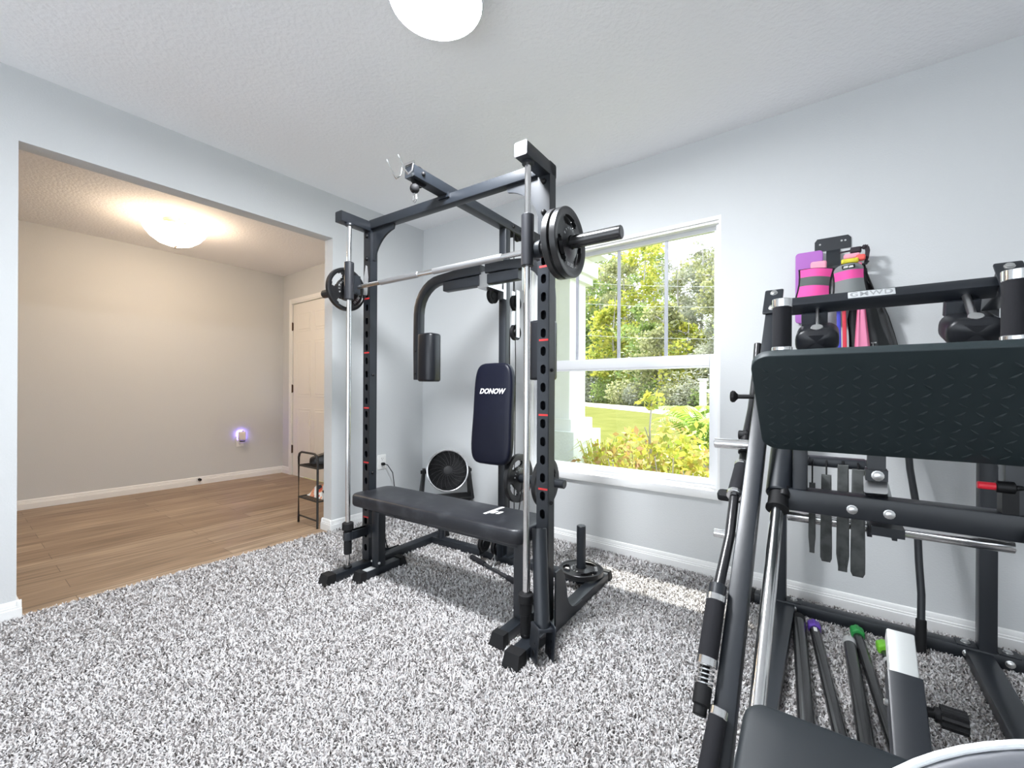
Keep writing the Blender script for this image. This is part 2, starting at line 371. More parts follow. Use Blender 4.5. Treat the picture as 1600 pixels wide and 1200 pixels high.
# carpet pile: short tufts, too many to count
def carpet():
    rng = np.random.default_rng(3); pts = []
    f2 = np.array([-math.sin(YAW), math.cos(YAW)]); r2 = np.array([math.cos(YAW), math.sin(YAW)])
    for d0, d1, dens, sc in ((.55, 1.45, 62000, .84), (1.45, 2.1, 44000, .95), (2.1, 2.9, 28000, 1.15), (2.9, 4.5, 17000, 1.5), (98, 100, 9000, 1.9)):
        st = 1/math.sqrt(dens)
        gx, gy = np.meshgrid(np.arange(XL, XR, st), np.arange(YF, YW, st)); gx = gx.ravel(); gy = gy.ravel(); n = len(gx)
        p = np.c_[gx, gy]+rng.uniform(-.5, .5, (n, 2))*st
        d = gx*f2[0]+gy*f2[1]; l = np.abs(gx*r2[0]+gy*r2[1]); near = (d > .55) & (l < 1.35*d)
        dd = np.where(near, d, 99.)
        ok = (dd >= d0) & (dd < d1)
        ok &= (p[:, 0] > XL-.012*rng.random(n)) & (p[:, 0] < XR-.01) & (p[:, 1] < YW-.018) & (p[:, 1] > YF+.01)
        ok &= ~((p[:, 0] < XL+.016) & ((p[:, 1] < OY0+.01) | (p[:, 1] > OY1-.01)))
        p = p[ok]; pts.append(np.c_[p, np.full(len(p), sc)])
    q = np.concatenate(pts); n = len(q); sc = q[:, 2]
    base = np.c_[q[:, :2], np.full(n, -.003)]
    a = rng.uniform(0, 2*PI, n); lean = rng.uniform(.35, 1.25, n); ln = rng.uniform(.010, .019, n)*np.sqrt(sc)
    dx = np.c_[np.cos(a), np.sin(a), np.zeros(n)]; sx = np.c_[-np.sin(a), np.cos(a), np.zeros(n)]
    w = (rng.uniform(.0016, .0030, n)*sc)[:, None]; up = np.array([0, 0, 1.])
    mid = base+(dx*np.sin(lean*.5)[:, None]+up*np.cos(lean*.5)[:, None])*(ln*.6)[:, None]
    tip = mid+(dx*np.sin(lean*1.2)[:, None]+up*np.cos(lean*1.2)[:, None])*(ln*.55)[:, None]
    tw = rng.uniform(-.8, .8, n)[:, None]; sx2 = sx*np.cos(tw)+dx*np.sin(tw)
    v = np.stack([base-sx*w, base+sx*w, mid-sx2*w*1.25, mid+sx2*w*1.25, tip-sx2*w*.8, tip+sx2*w*.8], 1).reshape(-1, 3)
    k = np.arange(n)[:, None]*6
    fc = np.stack([k+[0, 1, 3, 2], k+[2, 3, 5, 4]], 1).reshape(-1, 4)
    me = bpy.data.meshes.new('carpet_pile'); me.vertices.add(len(v)); me.vertices.foreach_set('co', v.ravel())
    me.loops.add(fc.size); me.loops.foreach_set('vertex_index', fc.ravel().astype(np.int32))
    me.polygons.add(len(fc)); me.polygons.foreach_set('loop_start', np.arange(len(fc), dtype=np.int32)*4); me.polygons.foreach_set('loop_total', np.full(len(fc), 4, dtype=np.int32))
    me.update(); me.materials.append(mat('carpet_tufts', (.6, .58, .57), .95, spec=.1, island=[(.13, .115, .108), (.50, .47, .46), (.63, .61, .605), (.72, .705, .705), (.80, .79, .80)]))
    o = bpy.data.objects.new('carpet_pile', me); COL.objects.link(o)
    tagit(o, 'speckled light grey shag carpet covering the exercise room floor', 'carpet', kind='stuff')
carpet()

# ------------------------------------------------------------------ lamps
LC = (-1.117, 1.04)
t = thing('ceiling_light', 'round white flush ceiling light glowing above the weight machine', 'ceiling light', (LC[0], LC[1], H))
MB().lathe((*LC, H), (0,0,-1), [(.150, 0), (.166, .004), (.166, .052), (.160, .058), (.157, .054), (.157, .01)], 48, True).build('rim', mat('light_rim', (.75, .75, .78), .4), t)
MB().lathe((*LC, H), (0,0,-1), [(.1565, .03), (.1565, .0545), (.12, .0565), (.06, .0575), (.01, .058)], 48).build('diffuser', mat('lit_diffuser', (.9, .9, .9), .5, emit=(.93, .96, 1.0), estr=LAMP_ROOM), t)

HL = (-4.42, 1.18)
t = thing('hall_light', 'semi-flush ceiling lamp with glowing cream glass bowl in the hall', 'ceiling light', (HL[0], HL[1], H))
nick = mat('brushed_nickel', (.55, .47, .42), .3, 1.)
MB().lathe((*HL, H), (0,0,-1), [(.03, 0), (.078, .001), (.078, .012), (.06, .022), (.02, .028)], 32).build('canopy', nick, t)
st = MB()
for k in range(3):
    a = 2*PI*k/3+.4; c, s_ = math.cos(a), math.sin(a)
    st.tube([(HL[0]+c*.02, HL[1]+s_*.02, H-.02), (HL[0]+c*.03, HL[1]+s_*.03, H-.05), (HL[0]+c*.10, HL[1]+s_*.10, H-.068), (HL[0]+c*.19, HL[1]+s_*.19, H-.066)], .006, 8)
st.cyl((*HL, H-.02), (*HL, H-.205), .008)
st.build('stem', nick, t)
bowl = MB().lathe((*HL, H-.215), (0,0,1), [(.012, 0), (.06, .008), (.12, .03), (.17, .068), (.205, .115), (.215, .135), (.208, .137), (.198, .115), (.163, .072), (.115, .037), (.06, .016), (.012, .008)], 48)
bowl.mi = [1 if (k // 48) >= 6 else 0 for k in range(len(bowl.f))]
bowl.build('bowl', [mat('lit_alabaster_glass', (.9, .82, .66), .4, emit=(1.0, .79, .58), estr=LAMP_HALL_BOWL), mat('alabaster_inside', (.9, .82, .66), .5)], t)
MB().lathe((*HL, H-.235), (0,0,1), [(.003, 0), (.012, .006), (.006, .012), (.018, .02)], 16).build('finial', nick, t)
bd = bpy.data.lights.new('bulb', 'POINT'); bo = bpy.data.objects.new('bulb', bd); COL.objects.link(bo)
bd.energy = LAMP_HALL_BULB; bd.color = (1.0, .75, .48); bd.shadow_soft_size = .03; bo.location = (0.05, .05, -.115); bo.parent = t

# ------------------------------------------------------------------ the weight machine, in its own frame (u along the crossbar, v to the back)
TH = math.radians(2.8); MO = V((-1.5315, 1.3635, 0))
FR = Matrix.Translation(MO) @ Matrix.Rotation(TH, 4, 'Z')
sm = thing('smith_machine', 'tall black all-in-one weight machine with chrome guide rods under the ceiling light', 'weight machine', tuple(MO), TH)
def B(): return MB(FR)
UL, UR = -.597, .567        # the uprights
def upright(u, name='upright'):
    mb = B(); w, v0, v1, zb, zt, d = .029, .128, .178, .052, 1.985, .004
    hz = []; z = .19
    mb.box((u-w, v0+d, zb), (u-w+d, v1, zt)).box((u+w-d, v0, zb), (u+w, v1, zt)).box((u-w, v1-d, zb), (u+w, v1, zt)).box((u-w, v0, zt-d), (u+w, v1, zt))
    N = 16; hs = .0763; zs = 1.6475-hs*20; zc = zb
    def quad(a, b): mb.add([(u-w, v0, a), (u+w, v0, a), (u+w, v0, b), (u-w, v0, b)], [(0,1,2,3)])
    k = 0
    while zs+k*hs < 1.70:
        c = zs+k*hs; lo, hi = c-hs/2, c+hs/2
        if lo < zb: k += 1; continue
        if k == 0 or zc < lo-1e-4: quad(zc, lo)
        zc = hi; rim = []; hole = []; back = []
        for i in range(N):
            a = 2*PI*i/N+PI/N; ca, sa = math.cos(a), math.sin(a)
            sl = min(w/abs(ca), (hs/2)/abs(sa)); rim.append((u+ca*sl, v0, c+sa*sl))
            x, y = .0125*ca, .0125*sa+math.copysign(.0075, sa); hole.append((u+x, v0, c+y)); back.append((u+x, v0+.006, c+y))
        # corners of the cell keep the outline straight
        vs = rim+hole+back
        fs = []
        for i in range(N):
            j = (i+1) % N; fs.append((i, j, N+j, N+i)); fs.append((N+i, N+j, 2*N+j, 2*N+i))
        mb.add(vs, fs)
        for sx in (-1, 1):
            for sz in (-1, 1):
                near = sorted(range(N), key=lambda q: (rim[q][0]-(u+sx*w))**2+(rim[q][2]-(c+sz*hs/2))**2)[:2]
                mb.add([rim[near[0]], rim[near[1]], (u+sx*w, v0, c+sz*hs/2)], [(0,1,2)])
        k += 1
    quad(zc, zt)
    mb.cur = 1
    for z in (.296, .609, .921, 1.237, 1.547): mb.box((u-.02, v0-.0006, z-.004), (u+.024, v0+.001, z+.004))
    o = mb.build(name, [steel_m, red_m], sm)
    bo = B()
    for z in (1.905, 1.775): bo.ball((u, v0-.001, z), .012)
    bo.ball((u+w+.001, .15, 1.11), .008).ball((u+w+.001, .15, .55), .008)
    bo.build('bolt', dark_m, o)
upright(UL); upright(UR)
for u in (-.59, .59):
    b_ = B(); b_.bar((u, -.10, .026), (u, .765, .026), .06, .05); o = b_.build('base_tube', steel_m, sm)
    for v0, v1 in ((-.15, -.085), (.75, .80)):
        e = B(); q = V((u, v0, .03)); sgn = 1 if v0 < 0 else -1
        va, vb = (v0, v1) if v0 < 0 else (v1, v0)
        e.add([(u-.036, va, 0), (u+.036, va, 0), (u+.034, vb, 0), (u-.034, vb, 0), (u-.032, va+.018*sgn, .056), (u+.032, va+.018*sgn, .056), (u+.033, vb, .056), (u-.033, vb, .056)],
              [(0,1,2,3), (4,7,6,5), (0,4,5,1), (1,5,6,2), (2,6,7,3), (3,7,4,0)]); e.build('end_cap', rubber_m, o)
# curved foot gussets beside the uprights
for u in (-.632, .622):
    pr = [(.135, .02), (.40, .02), (.40, .052)]+arc((.345, .16), .108, -PI/2, -PI, 8)+[(.233, .175), (.215, .225), (.192, .262), (.180, .27), (.135, .27)]
    B().prism(pr, (u, 0, 0), (0,1,0), (0,0,1), (1,0,0), .008).build('foot_gusset', steel_m, sm)
for u, s_ in ((UL, -1), (UR, 1)):
    a = B().bar((u, -.055, 1.957), (u, .182, 1.957), .058, .056); a.build('top_arm', steel_m, sm)
B().bar((UL+.02, .153, 1.968), (UR-.02, .153, 1.968), .05, .052).build('crossbar', steel_m, sm)
for u, s_ in ((UL+.029, 1), (UR-.029, -1)):
    poly = [(0, 0), (.175, 0), (.175, -.012)]+arc((.20, -.22), .195, PI*.55, PI*.93, 9)+[(.0, -.175)]
    B().prism([(x*s_, y) for x, y in poly][::s_], (u, .147, 1.943), (1,0,0), (0,0,1), (0,1,0), .012).build('corner_gusset', steel_m, sm)
# long top beam with pulleys, hook and ball end
bm_ = B().bar((0, -.10, 2.010), (0, .83, 2.010), .06, .052); beam = bm_.build('top_beam', steel_m, sm)
B().box((-.036, .118, 1.972), (.036, .19, 1.995)).build('beam_saddle', steel_m, sm)
def pulley(c, ax, r, par, name='pulley', m=dark_m):
    mb = B(); mb.lathe(V(c)-V(ax)*.011, ax, [(.006, 0), (r*.45, 0), (r*.5, .004), (r*.85, .004), (r, 0), (r, .004), (r*.86, .011), (r, .018), (r, .022), (r*.85, .018), (r*.5, .018), (r*.45, .022), (.006, .022)], 24)
    return mb.build(name, m, par)
pulley((0, -.045, 2.005), (1,0,0), .045, sm); pulley((0, .70, 2.0), (1,0,0), .048, sm); pulley((0, .79, 2.0), (1,0,0), .045, sm)
bb = B()
for v in (-.045, .70, .79):
    for u in (-.031, .031): bb.ball((u, v, 2.012), .011)
bb.build('bolt', dark_m, beam)
hk = B()
for u in (-.045, .028):
    hk.tube([(u, -.102, 2.045), (u, -.112, 2.0), (u, -.135, 1.975), (u, -.155, 1.99), (u-.004, -.185, 2.04)], .004, 8)
hk.box((-.052, -.106, 2.038), (.034, -.099, 2.05)).build('bar_hook', chrome_m, beam)
B().ball((0, -.068, 1.945), .022).cyl((0, -.068, 1.96), (0, -.068, 1.99), .005).build('cable_ball', rubber_m, sm)
B().tube([(0, -.068, 1.925), (.010, -.068, 1.915), (.012, -.068, 1.895), (0, -.068, 1.882), (-.012, -.068, 1.895), (-.010, -.068, 1.915)], .003, 8, closed=True).build('carabiner', chrome_m, sm)
# rear column, rear cross tube
B().bar((0, .652, .05), (0, .652, 1.984), .05, .05, up=(0,1,0)).build('rear_column', steel_m, sm)
B().bar((-.565, .652, .026), (.565, .652, .026), .055, .05).build('rear_cross_tube', steel_m, sm)
B().box((-.07, .60, .052), (.09, .71, .060)).box((.03, .60, .06), (.036, .70, .15)).box((.06, .60, .06), (.066, .70, .15)).build('column_foot', steel_m, sm)
for u in (-.50, .505):
    B().cyl((u, .652, .05), (u, .652, .31), .024, 20, .003).build('plate_post', steel_m, sm)
B().cyl((.022, .655, .515), (.405, .655, .515), .025, 24, .003).build('plate_peg', steel_m, sm)
# guide rods, stoppers, springs
for u in (-.58, .567):
    B().cyl((u, 0, .05), (u, 0, 1.93), .0125, 20).build('guide_rod', chrome_m, sm)
    B().cyl((u, 0, 1.918), (u, 0, 1.930), .024, 20).build('rod_collar', steel_m, sm)
    B().cyl((u, 0, .052), (u, 0, .066), .022, 20).build('rod_collar', dark_m, sm)
zc = .255
st = B().cyl((-.58, 0, zc+.005), (-.58, 0, zc+.045), .030, 24, .004).cyl((-.58, 0, .13), (-.58, 0, zc), .021, 20); st.build('bar_stop', rubber_m, sm)
B().cyl((-.58, 0, .205), (-.58, 0, .25), .0245, 20).box((-.566, .0, .205), (-.560, .135, .25)).box((-.60, .0, .205), (-.594, .126, .25)).box((-.566, .118, .19), (-.54, .128, .262)).build('stop_bracket', steel_m, sm)
st = B().cyl((.567, 0, .185), (.567, 0, .222), .030, 24, .004); st.cyl((.567, 0, .14), (.567, 0, .185), .025, 20).cyl((.567, 0, .064), (.567, 0, .14), .0215, 20); st.build('bar_stop', rubber_m, sm)
# bar, carriages, sleeves, latch blades
BV, BZ = .034, 1.587
B().cyl((-.545, BV, BZ), (.545, BV, BZ), .0115, 20).build('bar_shaft', chrome_m, sm)
kn = B()
for a, c in ((-.36, -.08), (.02, .42)): kn.cyl((a, BV, BZ), (c, BV, BZ), .0142, 20)
kn.build('bar_grip', knurl_m, sm)
for u, s_ in ((-.58, -1), (.567, 1)):
    B().cyl((u, 0, 1.515), (u, 0, 1.72), .0255, 24, .003).build('carriage', mat('sleeve_plastic', (.014, .015, .019), .42), sm)
    B().box((u-.006+s_*.008, .012, 1.555), (u+.006+s_*.008, .075, 1.66)).cyl((u+s_*.012, BV, BZ), (u+s_*.05, BV, BZ), .034, 24).build('carriage_plate', steel_m, sm)
    e = .372 if s_ > 0 else .285
    B().cyl((u+s_*.03, BV, BZ), (u+s_*e, BV, BZ), .0245, 24, .003).build('bar_sleeve', mat('bar_sleeve_black', (.02, .02, .021), .24, spec=.7), sm)
    lp = [(0, 0), (.022, 0), (.028, .10), (.022, .16), (.014, .165), (.004, .10)]
    B().prism(lp, (u-s_*.055, .048, 1.545 if s_ < 0 else 1.44), (-s_*.3, .95, 0), (0,0,1), (-s_*1, 0, 0), .003).build('safety_latch', steelraw_m, sm)
# fly arms with pads
for s_ in (-1, 1):
    k_ = 1 if s_ < 0 else .79
    pts = [(p[0]*k_, p[1]) for p in [(.02, 1.705), (.20, 1.705), (.33, 1.695)]+[(.33+.195*math.sin(a), 1.50+.195*math.cos(a)) for a in [PI/2*i/7 for i in range(1, 8)]]+[(.527, 1.30), (.523, 1.09)]]
    B().sweep([(s_*p[0]-.01, .475, p[1]) for p in pts], rrect(.055, .05, .008), (0,1,0)).build('fly_arm', steel_m, sm)
    pd = B(); pd.pad((-.438 if s_ < 0 else .392, .468 if s_ < 0 else .43, 1.225), (1,0,0), (0,1,0), (0,0,1), rrect(.135, .115, .045, 5), .295, .014, .002); pd.build('arm_pad', vinyl_m, sm)
    for z in (1.27, 1.13): B().ball((s_*.527*k_-.01, .447, z), .006).build('pad_bolt', dark_m, sm)
    B().bar((s_*.03-.01, .478, 1.645), (s_*.30*k_-.01, .478, 1.645), .052, .055).build('pivot_tube', steel_m, sm)
B().box((-.045, .452, 1.60), (.03, .60, 1.612)).box((-.045, .60, 1.56), (.03, .628, 1.70)).box((-.04, .46, 1.61), (.024, .60, 1.69)).build('pivot_bracket', steelraw_m, sm)
pulley((-.02, .56, 1.575), (1,0,0), .045, sm); pulley((.10, .62, 1.53), (1,0,0), .045, sm); pulley((.10, .62, 1.36), (1,0,0), .045, sm)
B().box((.082, .603, 1.33), (.085, .637, 1.60)).box((.115, .603, 1.33), (.118, .637, 1.60)).build('pulley_block', steelraw_m, sm)
cb = B()
for p in ([(0, .745, 2.0), (.015, .735, 1.7), (.05, .70, 1.2), (.05, .69, .25)], [(.075, .64, 1.95), (.075, .635, 1.53)], [(.145, .64, 1.53), (.145, .655, .6), (.10, .64, .2)], [(.055, .63, 1.36), (.05, .64, .2)], [(0, -.09, 1.99), (0, -.068, 1.96)]):
    cb.tube(p, .0028, 8)
cb.build('cable', dark_m, sm)
pulley((-.085, .575, .12), (1,0,0), .05, sm); pulley((.01, .575, .12), (1,0,0), .05, sm)
B().box((-.105, .55, .052), (-.10, .60, .19)).box((.025, .55, .052), (.03, .60, .19)).build('pulley_bracket', steel_m, sm)
# back pad
bp = B(); out = []
for i in range(40):
    a = 2*PI*i/40; ca, sa = math.cos(a), math.sin(a); n = 5.0
    x = .135*math.copysign(abs(ca)**(2/n), ca); y = .292*math.copysign(abs(sa)**(2/n), sa); out.append((x*(1.0+.09*max(0, -y-.02)/.27), y))
tl = math.radians(4)
bey = V((0, math.sin(tl), math.cos(tl))); bez = V((0, -math.cos(tl), math.sin(tl))); bc = V((.0, .545, .892))
bp.pad(bc, (1,0,0), bey, bez, out, .055, .018, .004); pad_o = bp.build('back_pad', mat('navy_black_vinyl', (.003, .004, .013), .42, spec=.3, bump=(90, .06, .002)), sm)
tx = B(); text_into(tx, 'DONOW', .041, bc+bey*.125+bez*.0325+V((.005,0,0)), (1,0,0), bey, bez, .0006, .28, .0012, space=1.02); tx.build('logo', white_m, pad_o)
B().box((-.03, .572, .70), (.03, .63, .76)).box((-.03, .572, 1.02), (.03, .63, 1.08)).build('pad_mount', steel_m, sm)

# ------------------------------------------------------------------ weight plates
def plate_mesh(R=.128, hub=.027):
    mb = MB(); NS = 96
    rr = [hub, .034, .042, .056] + [.064+i*(.038/7) for i in range(8)] + [.107, R-.012, R-.002, R]
    hh = [.0155, .0155, .013, .0085] + [.0075]*8 + [.0085, .0125, .0125, .0105]
    sc = R/.128; rr = [hub]+[r*sc for r in rr[1:]]
    def solid(i, j):
        r = (rr[i]+rr[i+1])/2/sc
        if not (.062 < r < .104): return True
        a = (j+.5)/NS*2*PI; k = round((a-PI/2)/(2*PI/3)); da = a-PI/2-k*2*PI/3
        x = da*.083/.052; y = (r-.083)/.0175
        return abs(x)**3+abs(y)**3 > 1
    nr = len(rr)
    def idx(s, i, j): return (s*nr+i)*NS+(j % NS)
    for s in (1, -1):
        for i in range(nr):
            for j in range(NS):
                a = 2*PI*j/NS; mb.v.append(V((s*hh[i], rr[i]*math.cos(a), rr[i]*math.sin(a))))
    def face(f): mb.f.append(f); mb.mi.append(0)
    for i in range(nr-1):
        for j in range(NS):
            if not solid(i, j): continue
            face((idx(0,i,j), idx(0,i+1,j), idx(0,i+1,j+1), idx(0,i,j+1))); face((idx(1,i,j), idx(1,i,j+1), idx(1,i+1,j+1), idx(1,i+1,j)))
            for di, dj, a, b in ((1,0,(i+1,j),(i+1,j+1)), (-1,0,(i,j+1),(i,j)), (0,1,(i+1,j+1),(i,j+1)), (0,-1,(i,j),(i+1,j))):
                if 0 <= i+di < nr-1 and solid(i+di, (j+dj) % NS): continue
                face((idx(0,*a), idx(1,*a), idx(1,*b), idx(0,*b)))
    return mb.mesh('weight_plate', iron_m), sc
PM = {}
def weight_plate(label, u, v, z, R=.128, axis='u', spin=0., tilt=0., group=None):
    me, sc = PM.setdefault(R, None) or PM.__setitem__(R, plate_mesh(R)) or PM[R]
    Ml = FR @ Matrix.Translation((u, v, z)) @ (Matrix.Rotation(-PI/2, 4, 'Y') if axis == 'z' else Matrix()) @ Matrix.Rotation(spin, 4, 'X')
    o = bpy.data.objects.new('weight_plate', me); COL.objects.link(o); o.matrix_world = Ml; WM[o.name] = Ml
    tagit(o, label, 'weight plate', group)
    key = 'T%g' % R
    if key not in PM:
        lt = MB()
        for f in (1,):
            for k, chx in enumerate('FITNESS'):
                a = math.radians(62)-k*math.radians(20.7); d = V((0, -math.sin(a)*f, math.cos(a)))*.049*sc
                text_into(lt, chx, .018, V((f*.0098, 0, 0))+d, (0, math.cos(a)*f, math.sin(a)), (0, -math.sin(a)*f, math.cos(a)), (f, 0, 0), .0014, 0, .0004)
        PM[key] = lt.mesh('lettering', mat('raised_letter', (.50, .50, .50), .35, .3))
        lt = MB(); text_into(lt, '10 LBS', .020, (.0078, 0, -.083*sc), (0, 1, 0), (0, 0, 1), (1, 0, 0), .0014, 0, .0004)
        PM[key+'w'] = lt.mesh('weight_mark', mat('raised_letter'))
    w_ = bpy.data.objects.new('weight_mark', PM[key+'w']); COL.objects.link(w_); w_.parent = o
    l = bpy.data.objects.new('lettering', PM[key]); COL.objects.link(l); l.parent = o; l['label'] = 'raised pale lettering'
    return o
weight_plate('black three-grip weight plate at the window end of the bar, outer one', .728, BV, BZ, .130, spin=.0)
weight_plate('black three-grip weight plate at the window end of the bar, inner one against its carriage', .694, BV, BZ, .130, spin=.45)
weight_plate('black weight plate alone on the bar end that points to the hall', -.655, BV, BZ, .124, spin=.9)
weight_plate('black weight plate standing on the rear peg, nearer the navy back pad', .105, .655, .515, .134, spin=.3)
weight_plate('black weight plate standing on the rear peg, nearer the window', .285, .655, .515, .134, spin=1.2)
weight_plate('black weight plate lying flat around a short post on the machine base', .505, .652, .0735, .122, axis='z', spin=.5)

# ------------------------------------------------------------------ bench
bt = thing('flat_bench', 'flat black padded bench standing inside the weight machine', 'bench', tuple(FR @ V((-.03, .13, 0))), TH)
pb = B(); pb.pad((-.035, .155, .419), (1,0,0), (0,1,0), (0,0,1), rrect(1.13, .285, .06, 5), .066, .016, .003); pad2 = pb.build('pad', benchv_m, bt)
lg = B(); zz = .4575
def lgp(pts): lg.prism([(p[0], p[1]) for p in pts], (0, 0, zz-.003), (1,0,0), (0,1,0), (0,0,1), .0016)
lgp([(.252, .128), (.268, .126), (.276, .268), (.260, .270)])
for k in range(2): lgp([(.276+k*.026, .150+k*.006), (.292+k*.026, .156+k*.006), (.292+k*.026, .198+k*.004), (.276+k*.026, .192+k*.004)])
lg.build('logo', white_m, pad2)
B().bar((-.47, .12, .365), (.47, .12, .365), .05, .042).box((-.30, .03, .378), (-.24, .27, .388)).box((.12, .03, .378), (.18, .27, .388)).build('frame', steel_m, bt)
for u, v0, v1 in ((-.472, -.03, .30), (.472, -.075, .28)):
    B().bar((u, .12, .05), (u, .12, .386), .058, .05, up=(0,1,0)).build('leg', steel_m, bt)
    ft = B().bar((u, v0+.03, .028), (u, v1-.03, .028), .052, .045); fo = ft.build('foot_tube', steel_m, bt)
    for va, vb in ((v0, v0+.05), (v1, v1-.05)):
        s_ = 1 if vb > va else -1; e = B()
        e.add([(u-.036, va, 0), (u+.036, va, 0), (u+.032, vb, 0), (u-.032, vb, 0), (u-.028, va+.016*s_, .056), (u+.028, va+.016*s_, .056), (u+.029, vb, .056), (u-.029, vb, .056)],
              [(0,1,2,3), (4,7,6,5), (0,4,5,1), (1,5,6,2), (2,6,7,3), (3,7,4,0)]); e.build('end_cap', rubber_m, fo)
    B().ball((u+.030, .10, .075), .007).ball((u-.030, .10, .075), .007).build('bolt', bolt_m, fo)
B().box((-.492, .0, .0505), (-.452, .085, .0512)).build('warning_label', label_m, bt, label='pale warning sticker')

# ------------------------------------------------------------------ spotter arms
def spotter(name, label, A, Bt, r=.03):
    """tube from its foot A to its top Bt, with a U bracket of two plates at the foot"""
    A = V(A); Bt = V(Bt); t = thing(name, label, 'spotter arm', tuple(FR @ A), TH)
    ax = (Bt-A).normalized(); o = A+ax*.10
    B().cyl(o, Bt, r, 24, .002).build('tube', steel_m, t)
    ex = V((.80, -.60, 0)); ez = (ax-ex*ax.dot(ex)).normalized(); ey = ez.cross(ex)
    for s_ in (-1, 1):
        q = B(); c = A+ax*.065+ey*(s_*.034)
        q.pad(c, ex, ez, ey, rrect(.075, .13, .012, 3), .006, .001)
        q.cur = 1; q.cyl(c+ex*.008-ez*.035-ey*.0042, c+ex*.008-ez*.035+ey*.0042, .011, 16, .0005); q.cyl(c+ex*.012+ez*.004-ey*.0042, c+ex*.012+ez*.004+ey*.0042, .004, 10, .0005)
        q.build('bracket_plate', [steel_m, dark_m], t)
    B().pad(A+ax*.115, ex, ey, ax, rrect(.07, .07, .006), .012, .002).build('bracket_web', steel_m, t)
    return t
spotter('spotter_arm', 'black tubular spotter arm leaning on the upright in front of the loose flat plate', (.672, -.045, .012), (.585, .072, .462))
spotter('spotter_arm', 'black tubular spotter arm leaning behind the hall-side upright of the weight machine', (-.71, .34, .012), (-.655, .205, .36), .024)

# pull-down bar lying on the carpet under the bench
fr0 = FR @ V((-.20, .56, .018)); t = thing('pulley_bar', 'short black pulley bar lying on the carpet under the bench', 'bar', (-1.70, 1.93, 0))
MB().cyl((-1.735, 1.925, .018), (-1.60, 1.887, .018), .016, 16).cyl((-1.385, 1.828, .018), (-1.25, 1.79, .018), .016, 16).build('grip', foam_m, t)
MB().cyl((-1.60, 1.887, .018), (-1.385, 1.828, .018), .011, 16).build('shaft', steel_m, t)
MB().tube([(-1.52, 1.865, .03), (-1.515, 1.875, .055), (-1.53, 1.89, .085), (-1.545, 1.89, .06), (-1.535, 1.872, .032)], .0035, 8, closed=True).build('clip', chrome_m, t)

# ------------------------------------------------------------------ fan in the corner
fc = V((-2.345, 2.325, .412)); fd = V((.80, -.56, .22)).normalized(); fs = V((0,0,1)).cross(fd).normalized(); fu = fd.cross(fs)
t = thing('floor_fan', 'black round fan on a stand in the corner behind the bench', 'fan', (fc.x, fc.y, 0))
R = .158
MB().lathe(fc-fd*.115, fd, [(.055, 0), (.10, .012), (.145, .055), (R, .09), (R, .115), (R-.006, .118), (R-.008, .10), (.135, .062), (.06, .03), (.01, .028)], 40).build('housing', mat('fan_black', (.005, .005, .006), .6, spec=.2), t)
MB().lathe(fc+fd*.0, fd, [(R-.004, -.006), (R+.003, -.004), (R+.003, .004), (R-.003, .007), (R-.009, .004), (R-.009, -.004)], 48, True).build('trim_ring', mat('fan_ring', (.6, .6, .61), .25, .7), t)
gr = MB()
for r in [.03+.0098*i for i in range(13)]: gr.tube([fc+fs*(r*math.cos(2*PI*k/36))+fu*(r*math.sin(2*PI*k/36))+fd*(.004+.010*(1-(r/R)**2)) for k in range(36)], .0016, 5, closed=True)
for k in range(20):
    a0 = 2*PI*k/20
    gr.tube([fc+fs*(r*math.cos(a0+r*4))+fu*(r*math.sin(a0+r*4))+fd*(.003+.010*(1-(r/R)**2)) for r in (.028, .06, .09, .12, .150)], .0018, 5)
gr.lathe(fc+fd*.010, fd, [(.034, 0), (.034, .006), (.028, .010), (.002, .011)], 24)
gr.build('grille', mat('fan_grille', (.035, .035, .037), .5, spec=.25), t)
fb = MB()
for k in range(3):
    a = 2*PI*k/3
    vs = []
    for i in range(6):
        r = .03+.018*i; for_ = .35+.12*i/5
        c = fc-fd*.045+fs*(r*math.cos(a+.1*i))+fu*(r*math.sin(a+.1*i)); tg = (fu*math.cos(a+.1*i)-fs*math.sin(a+.1*i))*(.02+.012*i)
        vs += [c-tg+fd*.014, c+tg-fd*.014]
    fb.add(vs, [(2*i, 2*i+1, 2*i+3, 2*i+2) for i in range(5)])
fb.cyl(fc-fd*.07, fc-fd*.03, .03); fb.build('blade', mat('fan_black'), t)
sv = V((fs.x, fs.y, 0)).normalized(); fv = V((fd.x, fd.y, 0)).normalized(); c0 = V((fc.x, fc.y, 0))-fv*.06
for s_ in (-1, 1):
    yk = MB(); b0 = c0+sv*(s_*.195); pv = fc-fd*.06+sv*(s_*.168)
    yk.prism([(-.075, 0), (.075, 0), (.022, .235), (-.022, .235)], b0+V((0,0,.19))-sv*.011, fv, V((0,0,1))+sv*(-s_*.10), sv, .022)
    yk.cyl(pv-sv*(s_*.03), pv+sv*(s_*.03), .014)
    yk.build('yoke', dark_m, t)
MB().pad(c0+V((0,0,.19)), sv, fv, (0,0,1), rrect(.42, .17, .05, 4), .03, .008).pad(c0+V((0,0,.09)), sv, fv, (0,0,1), rrect(.22, .13, .04, 4), .18, .01).pad(c0+V((0,0,.012)), sv, fv, (0,0,1), rrect(.34, .24, .06, 4), .024, .008).build('stand', dark_m, t)
cd = MB(); cd.tube([(XL+.028, 2.133, .432), (XL+.05, 2.15, .425), (XL+.07, 2.185, .36), (XL+.075, 2.20, .24), (XL+.09, 2.22, .08), (XL+.14, 2.27, .012), (-2.62, 2.42, .012), (-2.46, 2.45, .02), (-2.43, 2.42, .05)], .0035, 8)
cd.build('power_cord', dark_m, t)
MB().pad((XL+.020, 2.130, .432), (0,1,0), (0,0,1), (1,0,0), rrect(.028, .024, .008), .026, .005).build('plug', dark_m, t)

